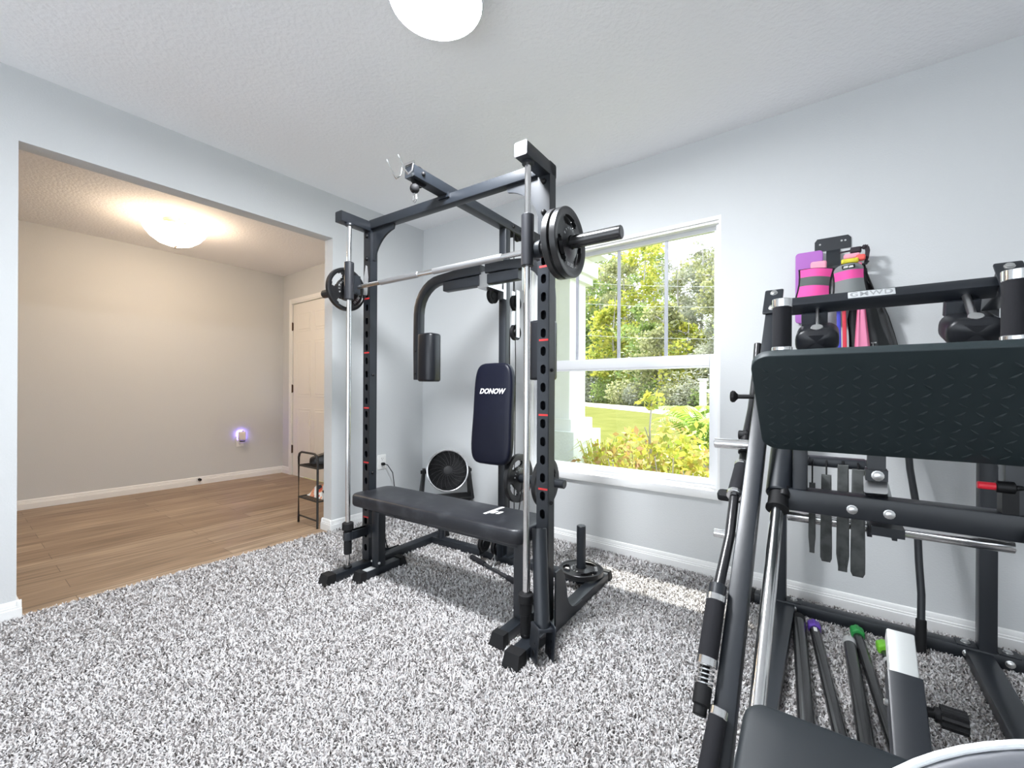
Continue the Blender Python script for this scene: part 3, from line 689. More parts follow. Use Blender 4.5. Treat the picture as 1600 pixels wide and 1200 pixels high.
def outlet(name, label, x, y, z, parent=None):
    t = thing(name, label, 'outlet', (x, y, z))
    MB().pad((x+.003, y, z), (0,1,0), (0,0,1), (1,0,0), rrect(.078, .118, .006, 3), .006, .0025).build('cover_plate', mat('outlet_white', (.86, .86, .84), .35), t)
    q = MB()
    for dz in (.026, -.026):
        q.pad((x+.0065, y, z+dz), (0,1,0), (0,0,1), (1,0,0), rrect(.034, .030, .012, 4), .004, .001)
    q.cur = 1
    for dz in (.026, -.026):
        for dy, hh in ((-.007, .010), (.007, .008)): q.box((x+.0083, y+dy-.001, z+dz-hh/2+.003), (x+.0090, y+dy+.001, z+dz+hh/2+.003))
        q.cyl((x+.0083, y, z+dz-.009), (x+.0090, y, z+dz-.009), .0026, 10, .0002)
    q.build('receptacle', [mat('outlet_white'), dark_m], t)
    return t
outlet('wall_outlet', 'white wall outlet near the corner with a black plug in it', XL, 2.130, .447)
outlet('wall_outlet', 'white wall outlet below the glowing night light on the hall wall', XB, 2.075, .425)
t = thing('night_light', 'small white plug-in night light with violet glow on the hall wall', 'night light', (XB, 2.085, .49))
MB().pad((XB+.036, 2.085, .492), (0,1,0), (0,0,1), (1,0,0), rrect(.072, .10, .016, 4), .052, .012).build('body', mat('night_light_white', (.85, .80, .78), .4), t)
MB().pad((XB+.052, 2.085, .432), (0,1,0), (0,0,1), (1,0,0), rrect(.058, .012, .005, 3), .02, .004).build('sensor', dark_m, t)
MB().ball((XB+.045, 2.092, .546), .007).build('switch', dark_m, t)
MB().box((XB+.0045, 2.055, .450), (XB+.009, 2.115, .535)).build('glow_ring', mat('violet_glow', (.3, .25, .9), .5, emit=(.28, .20, 1.0), estr=60), t)
t = thing('door_stop', 'small dark door stop on the hall baseboard', 'door stop', (XB+.016, 1.676, .053))
MB().cyl((XB+.0155, 1.676, .053), (XB+.020, 1.676, .053), .026, 20).build('base', trim_m, t)
MB().cyl((XB+.020, 1.676, .053), (XB+.055, 1.676, .053), .014, 16).build('bumper', rubber_m, t)

# ------------------------------------------------------------------ little rack in the hall with a shoe and a folded cloth
RX0, RX1, RY0, RY1 = -3.307, -3.03, 1.668, 2.26
t = thing('wire_rack', 'slim black three-tier metal rack behind the opening in the hall', 'rack', ((RX0+RX1)/2, (RY0+RY1)/2, 0))
for y in (RY0, RY1):
    MB().tube([(RX0, y, 0), (RX0, y, .50), (RX0+.012, y, .532), (RX0+.045, y, .546), (RX1-.045, y, .546), (RX1-.012, y, .532), (RX1, y, .50), (RX1, y, 0)], .008, 10).tube([(RX0, y, .055), (RX1, y, .055)], .006, 8).build('end_frame', mat('rack_black', (.02, .018, .016), .5), t)
for z in (.44, .195):
    s_ = MB()
    for x in (RX0, RX1): s_.tube([(x, RY0, z), (x, RY1, z)], .006, 8)
    for y in (RY0, RY1): s_.tube([(RX0, y, z), (RX1, y, z)], .006, 8)
    for k in range(1, 9): s_.tube([(RX0+(RX1-RX0)*k/9, RY0, z+.003), (RX0+(RX1-RX0)*k/9, RY1, z+.003)], .003, 6)
    s_.build('shelf', mat('rack_black'), t)
def shoe(name, label, loc, mU, mS, rz):
    t = thing(name, label, 'shoe', loc, rz)
    M_ = Matrix.Translation(loc) @ Matrix.Rotation(rz, 4, 'Z')
    out = []
    for i in range(28):
        a = 2*PI*i/28; y = .125*math.sin(a); w = .040+.008*math.sin(a)-.008*math.cos(2*a)
        out.append((w*math.cos(a), y))
    q = MB(M_); q.pad((0,0,.013), (1,0,0), (0,1,0), (0,0,1), out, .026, .006); q.build('sole', mS, t)
    u = MB(M_); rings = [(-.118, .020, .062), (-.10, .034, .082), (-.06, .037, .085), (-.02, .037, .078), (.03, .038, .062), (.07, .040, .048), (.10, .033, .038), (.119, .016, .026)]
    vs = []; k = 10
    for y, w, hh in rings:
        for i in range(k+1):
            a = PI*i/k; vs.append((w*math.cos(a), y, .022+(hh)*math.sin(a)**.7))
    fs_ = [(j*(k+1)+i, j*(k+1)+i+1, (j+1)*(k+1)+i+1, (j+1)*(k+1)+i) for j in range(len(rings)-1) for i in range(k)]
    fs_ += [tuple(range(k, -1, -1)), tuple((len(rings)-1)*(k+1)+i for i in range(k+1))]
    u.add(vs, fs_); u.build('upper', mU, t)
    l = MB(M_)
    for j in range(4): l.tube([(-.024, -.01+j*.02, .092-j*.011), (0, -.008+j*.02, .103-j*.012), (.024, -.01+j*.02, .092-j*.011)], .0025, 6)
    l.build('laces', mS, t)
shoe('shoe', 'black shoe on the top tier of the slim metal rack', (-3.145, 1.80, .4495), mat('black_leather', (.012, .011, .011), .4), mat('shoe_sole', (.02, .02, .02), .6), 2.3)
def cloth():
    t = thing('folded_cloth', 'patterned red and white cloth heaped on the middle tier of the rack', 'cloth', (-3.15, 1.86, .2045))
    q = MB(); nx, ny = 22, 26
    vs = []
    for j in range(ny+1):
        for i in range(nx+1):
            x = i/nx*2-1; y = j/ny*2-1; e = max(0, 1-abs(x)**3)*max(0, 1-abs(y)**4)
            z = .006+e*(.06+.035*math.sin(5*x+2*y)*.5+.02*math.sin(9*y-3*x)+.05*(x+1)/2)
            vs.append((-3.15+x*.11, 1.86+y*.15, .2045+z))
    n0 = len(vs); vs += [(p[0], p[1], .2045) for p in vs]
    fs = [(j*(nx+1)+i, j*(nx+1)+i+1, (j+1)*(nx+1)+i+1, (j+1)*(nx+1)+i) for j in range(ny) for i in range(nx)]
    fs += [tuple(n0+i for i in reversed(f)) for f in fs]
    bd = [i for i in range(nx+1)]+[j*(nx+1)+nx for j in range(1, ny+1)]+[ny*(nx+1)+i for i in range(nx-1, -1, -1)]+[j*(nx+1) for j in range(ny-1, 0, -1)]
    fs += [(bd[k], bd[k-1], n0+bd[k-1], n0+bd[k]) for k in range(len(bd))]
    M = bpy.data.materials.new('patterned_cloth'); M.use_nodes = True; nt = M.node_tree; b = nt.nodes['Principled BSDF']; b.inputs['Roughness'].default_value = .9
    tc = nt.nodes.new('ShaderNodeTexCoord'); w = nt.nodes.new('ShaderNodeTexVoronoi'); w.inputs['Scale'].default_value = 32; r = nt.nodes.new('ShaderNodeValToRGB'); r.color_ramp.interpolation = 'CONSTANT'
    e = r.color_ramp.elements; e[0].color = (.8, .78, .74, 1); e[1].position = .45; e[1].color = (.65, .10, .06, 1)
    for p, c in ((.65, (.03, .03, .04, 1)), (.8, (.8, .35, .2, 1))): x = e.new(p); x.color = c
    sp = nt.nodes.new('ShaderNodeSeparateColor'); nt.links.new(tc.outputs['Object'], w.inputs['Vector']); nt.links.new(w.outputs['Color'], sp.inputs[0]); nt.links.new(sp.outputs[0], r.inputs[0]); nt.links.new(r.outputs[0], b.inputs['Base Color'])
    q.add(vs, fs).build('fabric', M, t)
cloth()

# ------------------------------------------------------------------ leg press
LPn = 'angled black leg press machine with a tread-pattern foot plate by the window wall'
lp = thing('leg_press', LPn, 'leg press machine', (.13, 1.6, 0))
RD = V((0, .67, .742)).normalized(); RN = V((0, -RD.z, RD.y))      # along the rails, and out of the rails towards the front
EX = V((1, 0, 0)); EY = V((0, 1, 0)); EZ = V((0, 0, 1))
def rz(y): return .214+1.108*(y-1.011)
def bolts(mb, pts, ax, r=.011):
    for p in pts: mb.lathe(V(p), ax, [(r*1.25, 0), (r*1.25, .002), (r, .003), (r, .007), (r*.7, .009), (.001, .0095)], 12)
MB().bar((-.30, 2.372, .0285), (.82, 2.372, .0285), .055, .055).build('rear_tube', steel_m, lp)
for x in (-.305, .825): MB().pad((x, 2.372, .029), EY, EZ, EX, rrect(.060, .058, .006), .03, .004).build('end_cap', rubber_m, lp)
for x in (-.165, .452): MB().bar((x, .80, .024), (x, 2.345, .024), .075, .046).build('base_rail', mat('base_rail_black', (.022, .026, .032), .3, spec=.6), lp)
MB().bar((-.13, .84, .026), (.415, .84, .026), .055, .05).build('front_cross_tube', steel_m, lp)
for x in (-.188, .475):
    MB().bar((x, 2.37, .05), (x, 2.37, 1.37), .05, .05, up=EY).build('post', steel_m, lp)
    MB().bar((x, 2.385, 1.352), (x*.985, 2.10, 1.385), .05, .05).build('top_link', steel_m, lp)
    q = MB()
    for s_ in (-.055, .055): q.box((x+s_-.028, 2.343, .054), (x+s_+.028, 2.40, .060))
    q.cur = 1; bolts(q, [(x-.055, 2.372, .060), (x+.055, 2.372, .060)], EZ); bolts(q, [(x-.055, 2.344, .03), (x+.055, 2.344, .03)], -EY)
    q.build('post_foot', [steel_m, bolt_m], lp)
for x in (-.19, .46):
    MB().bar((x, .885, rz(.885)), (x, 2.10, rz(2.10)), .047, .05, up=RN).build('rail', steel_m, lp)
    q = MB(); c = V((x, 2.055, rz(2.055)))+RN*.031
    q.pad(c, EX, RD, RN, rrect(.066, .15, .006), .008, .002); q.cur = 1
    bolts(q, [c+RD*.05+RN*.004, c-RD*.045+RN*.004], RN); q.build('bolt_plate', [steel_m, bolt_m], lp)
q = MB().bar((-.165, 2.085, 1.372), (.435, 2.085, 1.372), .05, .055, up=RN); tb = q.build('top_bar', steel_m, lp)
q = MB(); cc = V((.118, 2.085, 1.372))+RN*.0278; q.pad(cc, EX, RD, RN, rrect(.135, .036, .002), .0012, .0003); q.cur = 1
text_into(q, 'GMWD', .036, cc+RN*.0008, EX, RD, RN, .0004, 0, .0003, space=1.12)
for s_ in (-.056, .056): q.cyl(cc+EX*s_, cc+EX*s_+RN*.0012, .004, 8, .0002)
q.build('name_label', [label_m, labelg_m], tb, label='silver name label')
# shoulder rollers on chrome rods under the top bar
for x in (-.043, .365):
    c = V((x, 1.985, 1.222)); ax = V((0, -.83, -.25)).normalized(); uy = EX.cross(ax)*-1
    if uy.z < 0: uy = -uy
    q = MB(); q.pad(c-ax*.03, EX, uy, ax, rrect(.135, .095, .038, 5), .15, .016, .006); o = q.build('shoulder_pad', vinyl_m, lp)
    p = c+uy*.047+ax*.02
    MB().lathe(p, (uy+ax*.4), [(.004, .008), (.018, .006), (.019, .003), (.019, 0)], 20).build('washer', bolt_m, o)
    MB().cyl(p-uy*.02, V((x+.0, 2.085, 1.36)), .011 if x > 0 else .006, 16).build('pad_rod', steelraw_m, lp)
    q = MB(); q.bar(c-ax*.115+uy*.035-EX*.01, c-ax*.115+uy*.085-EX*.01, .085, .05, up=ax); q.build('pad_bracket', steel_m, lp)
# sled: foot plate perpendicular to the rails, lower beam, posts, bearings on chrome rods
ptop, pbot = V((.13, 1.20, 1.107)), V((.13, 1.482, .852)); pc = (ptop+pbot)/2; pu = (ptop-pbot).normalized(); pn = V((0, -pu.z, pu.y))
if pn.z > 0: pn = -pn
ph = (ptop-pbot).length; px0, px1 = -.163, .425
q = MB(); q.pad(pc+EX*((px0+px1)/2-.13)-pn*.012, EX, pu, pn, rrect(px1-px0, ph, .045, 5), .022, .003)
k = 0
for j in range(13):
    for i in range(19):
        x = px0+.030+i*.0302; y = -ph/2+.03+j*.0302
        if x > px1-.03 or y > ph/2-.03: continue
        a = PI/4 if (i+j) % 2 else -PI/4; c = V((x, pc.y, pc.z))+pu*y-pn*.0012
        e = EX*math.cos(a)+pu*math.sin(a); g = e.cross(pn); l, w = .012, .0032
        q.add([c-e*l, c-g*w+pn*.0012, c+e*l, c+g*w+pn*.0012, c+pn*.0030+e*l*.4, c+pn*.0030-e*l*.4], [(0,1,5), (1,2,4), (1,4,5), (2,3,4), (3,0,5), (3,5,4)])
fp = q.build('foot_plate', plate_m, lp)
MB().pad(pc+EX*((px0+px1)/2-.13)-pn*.027, EX, pu, pn, rrect(px1-px0-.05, ph-.05, .03, 5), .008, .002).build('backing_plate', steel_m, fp)
MB().bar((-.118, 1.53, .705), (.43, 1.53, .705), .06, .064).build('sled_beam', steel_m, lp)
q = MB(); bolts(q, [(.048, 1.5, .700), (.125, 1.5, .700)], -EY, .010); q.build('bolt', bolt_m, lp)
MB().bar((-.072, 1.53, .737), (-.072, 1.53, .915), .036, .04, up=EY).build('sled_post', steel_m, lp)
MB().bar((.36, 1.53, .737), (.36, 1.53, .915), .06, .05, up=EY).build('sled_post', steel_m, lp)
q = MB().box((.080, 1.500, .79), (.118, 1.53, .93)).box((.076, 1.494, .785), (.122, 1.536, .815)); q.cur = 1; bolts(q, [(.101, 1.494, .80)], -EY); q.build('centre_bracket', [steel_m, bolt_m], lp)
MB().bar((.098, 1.52, .772), (.125, 1.70, .680), .05, .05, up=EX).build('centre_strut', steelraw_m, lp)
MB().bar((-.075, 1.70, .80), (.085, 1.70, .80), .05, .03).box((-.075, 1.555, .80), (-.055, 1.70, .815)).box((.085, 1.535, .80), (.097, 1.70, .815)).build('hook_bar', steel_m, lp)
GD = V((0, 1.485-1.079, .691-.349)).normalized(); G0 = V((0, 1.485, .691))
for x in (-.125, .385):
    g0 = V((x, 0, 0))+G0
    MB().cyl(g0-GD*.78, g0+GD*.72, .0165, 20).build('chrome_rod', chrome_m, lp)
    MB().cyl(g0+GD*.035, g0+GD*.27, .034, 24, .004).build('bearing', steel_m, lp)
    q = MB().cyl(g0-GD*.02, g0+GD*.035, .026, 20).lathe(g0-GD*.022, GD, [(.020, 0), (.030, .002), (.030, .010), (.020, .012)], 20); q.build('rod_bumper', rubber_m, lp)
    q = MB(); q.pad(g0+GD*.15+EX*.036, GD, GD.cross(EX), EX, rrect(.13, .055, .006), .006, .001); q.cur = 1; bolts(q, [g0+GD*.20+EX*.039], EX, .010); q.build('bearing_plate', [steel_m, bolt_m], lp)
MB().cyl((-.11, 1.517, .735), (-.11, 1.49, .713), .015, 16).build('knob_cap', dark_m, lp)
MB().cyl((-.118, 1.75, .600), (.402, 1.75, .604), .019, 24).build('weight_bar', chrome_m, lp)
q = MB().box((.092, 1.555, .625), (.162, 1.775, .650))
for x in (.098, .156): q.box((x-.006, 1.722, .575), (x+.006, 1.780, .63))
q.build('bar_hanger', steel_m, lp)
# hand grips above the foot plate
for x, top in ((-.102, 1.250), (.301, 1.259)):
    g_ = MB().cyl((x, 1.305, 1.05), (x, 1.305, top), .0165, 20); o = g_.build('hand_grip', chrome_m, lp)
    MB().cyl((x, 1.305, 1.135), (x, 1.305, top-.009), .0215, 20).build('foam_sleeve', foam_m, o)
    MB().cyl((x, 1.305, top-.010), (x, 1.305, top+.012), .0225, 20).cyl((x, 1.305, 1.128), (x, 1.305, 1.138), .0235, 20).build('chrome_cap', chrome_m, o)
    MB().box((x-.02, 1.30, 1.035), (x+.02, 1.36, 1.055)).bar((x, 1.35, 1.045), (x, 1.51, .90), .03, .02, up=EX).build('grip_bracket', steel_m, lp)
# rail pegs, stop paddle, pop-pin
MB().cyl((-.32, 1.60, .846), (-.212, 1.60, .846), .017, 20).build('plate_peg', chrome_m, lp)
MB().cyl((-.291, 1.45, .582), (-.214, 1.45, .582), .013, 20).build('plate_peg', chrome_m, lp)
MB().box((-.215, 1.42, .56), (-.210, 1.48, .70)).box((-.213, 1.495, .635), (-.208, 1.545, .77)).build('peg_bracket', steel_m, lp)
MB().pad((-.252, 1.52, .688), EX, V((0,.9,.3)), V((0,-.3,.9)), rrect(.085, .042, .012), .022, .004).build('stop_paddle', rubber_m, lp)
MB().lathe((-.212, 1.752, 1.005), (-1,0,0), [(.008, 0), (.008, .06), (.012, .064), (.021, .072), (.022, .080), (.018, .085)], 16).build('pop_pin', dark_m, lp)
# lock lever with a red tip
MB().cyl((.284, 1.5, .800), (.316, 1.5, .800), .009, 14).build('lever_tip', mat('red_plastic', (.75, .02, .04), .35), lp)
MB().cyl((.314, 1.5, .800), (.345, 1.5, .800), .014, 16).cyl((.345, 1.5, .80), (.39, 1.53, .80), .006).box((.325, 1.50, .737), (.352, 1.54, .80)).build('lock_lever', dark_m, lp)
# seat support, knob, back pad, head rest, side handle
SD = V((0, .112+.052, .135)).normalized(); s0 = V((.12, 1.165, .441))
MB().bar(s0-SD*.60, s0, .055, .058, up=V((0,-SD.z,SD.y))).build('seat_tube', steel_m, lp)
q = MB().bar(s0-SD*.05, s0+SD*.088, .045, .047, up=V((0,-SD.z,SD.y))); q.build('seat_slider', mat('pale_steel', (.58, .60, .59), .38, .35), lp, label='pale inner tube')
kb = V((.147, 1.125, .415)); q = MB().cyl(kb, kb+EX*.018, .009, 12)
q.prism([((.0205 if i % 2 else .0175)*math.cos(2*PI*i/24), (.0205 if i % 2 else .0175)*math.sin(2*PI*i/24)) for i in range(24)], kb+EX*.020, EY, EZ, EX, .036).cyl(kb+EX*.012, kb+EX*.021, .014, 14); q.build('adjust_knob', dark_m, lp)
MB().cyl((.095, 1.12, .41), (.086, 1.12, .41), .006, 8).build('bolt', bolt_m, lp)
sl = math.radians(18); by = V((0, math.cos(sl), math.sin(sl))); bn = V((0, -math.sin(sl), math.cos(sl)))
q = MB(); q.pad(V((.135, .72, .57))-by*.165-bn*.025, EX, by, bn, rrect(.47, .33, .03, 5), .05, .010, .002); q.build('seat_pad', mat('matte_black_vinyl', (.010, .014, .018), .55, spec=.35, bump=(90, .06, .002)), lp)
MB().bar((.12, .70, .10), (.12, .70, .53), .05, .05, up=EY).bar((.12, .84, .03), (.12, .70, .12), .05, .045, up=EX).build('seat_post', steel_m, lp)
hc = V((.222, .395, .547)); hy = V((0, math.cos(math.radians(60)), math.sin(math.radians(60)))); hn = V((0, -hy.z, hy.y))
R_ = .247; outl = arc((0, 0), R_, math.radians(-8), math.radians(188), 30)+[(-R_*.9, -.09), (-R_*.75, -.13), (R_*.75, -.13), (R_*.9, -.09)]
q = MB(); q.pad(hc-hn*.02, EX, hy, hn, outl, .044, .008, .003); hr = q.build('head_rest', grayv_m, lp)
MB().tube([hc+EX*(x*1.01)+hy*(y*1.01)+hn*-.004 for x, y in arc((0, 0), R_, math.radians(-8), math.radians(188), 48)], .0032, 10).build('piping', mat('white_piping', (.80, .82, .83), .6, bump=(240, .4, .002)), hr, label='white piping')
q = MB()
for i in range(62):
    a = math.radians(2+i*176/62); b2 = a+.026; r_ = R_-.017
    q.tube([hc+EX*(r_*math.cos(a))+hy*(r_*math.sin(a))+hn*.0035, hc+EX*(r_*math.cos(b2))+hy*(r_*math.sin(b2))+hn*.0035], .0011, 5)
q.build('stitching', mat('navy_thread', (.05, .06, .16), .7), hr)
MB().bar((.16, .545, .50), (.20, .42, .535), .05, .03).build('head_rest_bracket', steel_m, lp)
a_, b_ = V((-.196, 1.039, .316)), V((-.2065, .900, .184)); dh = (a_-b_).normalized()
q = MB().cyl(b_-dh*.12, a_+dh*.002, .014, 18); o = q.build('side_handle', steel_m, lp)
MB().cyl(b_, a_-dh*.012, .0185, 20).build('foam_sleeve', foam_m, o)
MB().cyl(a_-dh*.018, a_, .0195, 20).build('chrome_cap', chrome_m, o)
MB().bar(b_-dh*.11, (-.165, .90, .04), .03, .03, up=EX).build('handle_bracket', steel_m, lp)

# long spring bar with foam grips lying along the outside of the left rail
t = thing('spring_grip_bar', 'black bar with foam grips and a coil spring propped along the leg press rail', 'exercise bar', (-.235, 1.03, .3))
D = [(-.235, 1.957, 1.213), (-.235, 1.86, .985), (-.235, 1.677, .872), (-.235, 1.60, .785), (-.235, 1.449, .700), (-.235, 1.38, .60), (-.235, 1.215, .499), (-.235, 1.16, .45), (-.235, 1.03, .298)]
MB().tube([D[0], (-.235, 1.90, 1.09), (-.235, 1.80, .96), D[2]], .0135, 14).tube([D[2], D[3], D[4]], .0125, 14).tube([D[4], D[5], D[6], D[7]], .0135, 14).build('tube', mat('bar_black', (.018, .018, .02), .28, spec=.6), t)
MB().ball(D[2], .020).cyl((-.258, 1.672, .872), (-.235, 1.672, .872), .016, 16).cyl(V(D[2])+V((0, -.004, -.006)), V(D[3])+V((0, .02, .03)), .017, 16).build('joint', dark_m, t)
MB().cyl((-.235, 1.585, .775), (-.235, 1.460, .708), .0215, 20).build('foam_grip', foam_m, t)
MB().cyl((-.235, 1.596, .781), (-.235, 1.583, .774), .0225, 20).cyl((-.235, 1.466, .711), (-.235, 1.452, .704), .0225, 20).build('chrome_ring', chrome_m, t)
MB().cyl((-.235, 1.20, .487), (-.235, 1.10, .372), .0225, 20).build('foam_grip', foam_m, t)
MB().cyl((-.235, 1.225, .514), (-.235, 1.20, .487), .021, 20).build('collar', steel_m, t)
MB().cyl((-.235, 1.206, .494), (-.235, 1.195, .481), .0235, 20).cyl((-.235, 1.108, .381), (-.235, 1.095, .366), .0235, 20).build('chrome_ring', chrome_m, t)
p0, p1 = V((-.235, 1.097, .369)), V((-.235, 1.066, .333)); dd = (p1-p0); e1 = EX; e2 = dd.normalized().cross(EX)
MB().tube([p0+dd*(i/80)+e1*(.017*math.cos(2*PI*5*i/80))+e2*(.017*math.sin(2*PI*5*i/80)) for i in range(81)], .0026, 6).build('spring', chrome_m, t)
MB().cyl(p0, p1, .008, 12).cyl((-.235, 1.068, .336), (-.235, 1.040, .306), .019, 18).cyl((-.235, 1.042, .308), (-.235, 1.026, .291), .0145, 16).build('end_plug', rubber_m, t)

# ------------------------------------------------------------------ weighted bars on the carpet
def floor_bar(label, a, b, r, capm, capr, caplen=.05):
    a = V((*a, r)); b = V((*b, r)); d = (b-a).normalized(); t = thing('weighted_bar', label, 'exercise bar', tuple(a), group='weighted bars under the leg press')
    MB().cyl(a+d*(caplen*.6), b-d*(caplen*.6), r, 20, .002).build('bar', mat('bar_sleeve_black'), t)
    for p, s_ in ((a, 1), (b, -1)):
        q = MB()
        if capr > r+.002:
            out = [((capr if i % 3 else capr*.88)*math.cos(2*PI*i/18), (capr if i % 3 else capr*.88)*math.sin(2*PI*i/18)) for i in range(18)]
            q.pad(p+d*(s_*caplen/2)+V((0,0,capr-r)), d.cross(EZ), EZ, d, out, caplen, .006)
        else: q.cyl(p, p+d*(s_*caplen), capr, 20, .004)
        q.build('end_cap', capm, t)
    return t
floor_bar('thick plain black weighted bar on the carpet beside the leg press base rail', (-.110, 2.28), (-.02, 1.12), .024, rubber_m, .0245)
floor_bar('black weighted bar with purple end cap on the carpet', (-.056, 2.255), (.041, 1.45), .019, mat('purple_cap', (.13, .05, .42), .45), .024)
floor_bar('black weighted bar with pale grey end cap on the carpet', (.063, 2.20), (.102, 1.12), .021, mat('pale_grey_cap', (.50, .51, .51), .5), .0215)
floor_bar('black weighted bar with dark green end cap on the carpet', (.090, 2.31), (.172, 1.35), .017, mat('green_cap', (.02, .30, .06), .45), .024)
t = floor_bar('thin black bar with lime green round end cap beside the pale seat slider', (.168, 2.235), (.245, 1.42), .014, mat('lime_cap', (.18, .55, .03), .45), .0245)
MB().cyl((.1775, 2.135, .014), (.1795, 2.115, .014), .0165, 16).build('ring', mat('pale_grey_cap'), t)
MB().pad((-.0475, 2.178, .0386), V((.11, -1, 0)), V((1, .11, 0)), EZ, rrect(.035, .012, .002), .0012, .0003).build('tag', white_m, bpy.data.objects['weighted_bar.001'])

# bent bar leaning in the corner between leg press and wall
t = thing('bent_bar', 'black bent bar with rubber tip leaning on the wall behind the leg press', 'bar', (.29, 2.31, 0))
pts = [(.288, 2.312, .10), (.292, 2.34, .22), (.288, 2.37, .34), (.287, 2.40, .46), (.283, 2.43, .58), (.270, 2.46, .70), (.264, 2.50, .84), (.272, 2.53, .98)]
MB().tube(pts, .0125, 14).build('bar', steel_m, t)
MB().cyl((.286, 2.300, .004), (.289, 2.318, .13), .0165, 18, .003).build('rubber_tip', rubber_m, t)

# ------------------------------------------------------------------ wall hanger with straps, bands and bags
yw = YW
t = thing('wall_hanger', 'black T-shaped metal hanger screwed to the wall above the leg press', 'wall hanger', (.004, yw, 1.70))
MB().prism([(-.066, 1.705), (-.02, 1.705), (-.02, 1.66), (.033, 1.66), (.033, 1.705), (.074, 1.705), (.074, 1.752), (.062, 1.766), (-.056, 1.766), (-.066, 1.752)], (0, yw-.005, 0), EX, EZ, EY, .0048).build('back_plate', steel_m, t)
MB().prism([(0, 1.705), (0, 1.66), (.07, 1.585), (.085, 1.592), (.085, 1.608)], (-.02, yw-.004, 0), -EY, EZ, EX, .053).build('arm', steel_m, t)
MB().tube([(-.125, yw-.078, 1.612), (-.118, yw-.078, 1.600), (.0, yw-.078, 1.598), (.125, yw-.078, 1.600), (.132, yw-.078, 1.612)], .005, 10).build('cross_rod', steel_m, t)
q = MB()
for p in ((-.045, 1.738), (.038, 1.742), (.052, 1.741)): q.cyl((p[0], yw-.0075, p[1]), (p[0], yw-.004, p[1]), .0045, 10, .001)
q.build('screw', bolt_m, t)
q = MB(); q.pad((-.088, yw-.020, 1.535), EX, EZ, EY, rrect(.11, .345, .015, 4), .007, .002)
tagit(q.build('flat_sheet', mat('purple_foam', (.42, .14, .50), .6)), 'flat purple sheet hanging behind the pink straps', 'exercise band')
pinkm = mat('hot_pink_neoprene', (.85, .09, .36), .8, bump=(400, .2, .001)); grm = mat('grey_neoprene', (.22, .235, .235), .85); lpk = mat('light_pink_foam', (.86, .36, .47), .8)
def ankle(label, cx, cz, w, h, bands, arch, tilt):
    t = thing('ankle_strap', label, 'strap', (cx, yw-.16, cz))
    M_ = Matrix.Translation((cx, yw-.155, cz)) @ Matrix.Rotation(tilt, 4, 'Y')
    n = 12
    def sheet(z0_, z1_, bulge, m, name, off=0., wk=1.):
        q = MB(M_); vs = []
        for j in range(5):
            z = z0_+(z1_-z0_)*j/4
            for i in range(n+1):
                x = (i/n*2-1); ww = w/2*wk*(1-.10*math.cos(PI*(z/h))+.10)
                if arch and z > h*.28: ww *= math.sqrt(max(.05, 1-((z-h*.28)/(h*.26))**2*.85))
                vs.append((x*ww, -math.cos(x*1.25)*bulge-off, z))
        vs2 = [(p[0]*.97, p[1]+.008, p[2]) for p in vs]; k = len(vs)
        fs = [(j*(n+1)+i, j*(n+1)+i+1, (j+1)*(n+1)+i+1, (j+1)*(n+1)+i) for j in range(4) for i in range(n)]
        f2 = [tuple(k+i for i in reversed(f)) for f in fs]
        bd = [i for i in range(n+1)]+[j*(n+1)+n for j in range(1, 5)]+[4*(n+1)+i for i in range(n-1, -1, -1)]+[j*(n+1) for j in range(3, 0, -1)]
        f3 = [(bd[i-1], bd[i], k+bd[i], k+bd[i-1]) for i in range(len(bd))]
        q.add(vs+vs2, fs+f2+f3); q.build(name, m, t)
    sheet(-h/2-.006, h/2+.004, .036, mat('black_webbing', (.012, .012, .012), .9), 'trim', -.004, 1.12)
    for z0_, z1_, m, nm in bands: sheet(z0_*h, z1_*h, .040, m, nm)
    q = MB(M_); 
    q.tube([(w*.34, .0, h*.5-.02), (w*.25, .05, h*.5+.01), (0, .076, .075+h*0), (-w*.25, .05, h*.5+.01), (-w*.34, .0, h*.5-.02)], .006, 8); q.build('loop', mat('black_webbing'), t)
    return t, M_
t, _ = ankle('pink and dark grey ankle strap hanging on the hall side of the hanger', -.062, 1.520, .110, .125, [(-.5, -.10, pinkm, 'pink_panel'), (-.10, .22, mat('dark_grey_neoprene', (.10, .115, .11), .85), 'grey_panel'), (.22, .5, pinkm, 'pink_panel')], False, .10)
t, M2 = ankle('pink and grey ankle strap with rounded logo flap on the window-far side of the hanger', .062, 1.522, .100, .125, [(-.5, -.04, grm, 'grey_panel'), (-.04, .27, pinkm, 'pink_panel'), (.27, .5, grm, 'flap')], True, -.06)
q = MB(M2); q.pad((0, -.041, .0475), EX, EZ, -EY, rrect(.046, .015, .002), .003, .0005); q.cur = 1
for x0, x1, z in ((-.016, .0, .050), (.003, .016, .049), (-.018, -.002, .045), (.001, .017, .0445)): q.box((x0, -.0434, z-.0016), (x1, -.0424, z+.0016))
q.build('logo', [dark_m, white_m], t)
q = MB(); q.pad((-.048, yw-.105, 1.612), EX, EZ, EY, rrect(.062, .042, .008), .03, .008); tagit(q.build('foam_handle', lpk), 'light pink foam handle tucked behind the ankle strap on the wall hanger', 'handle')
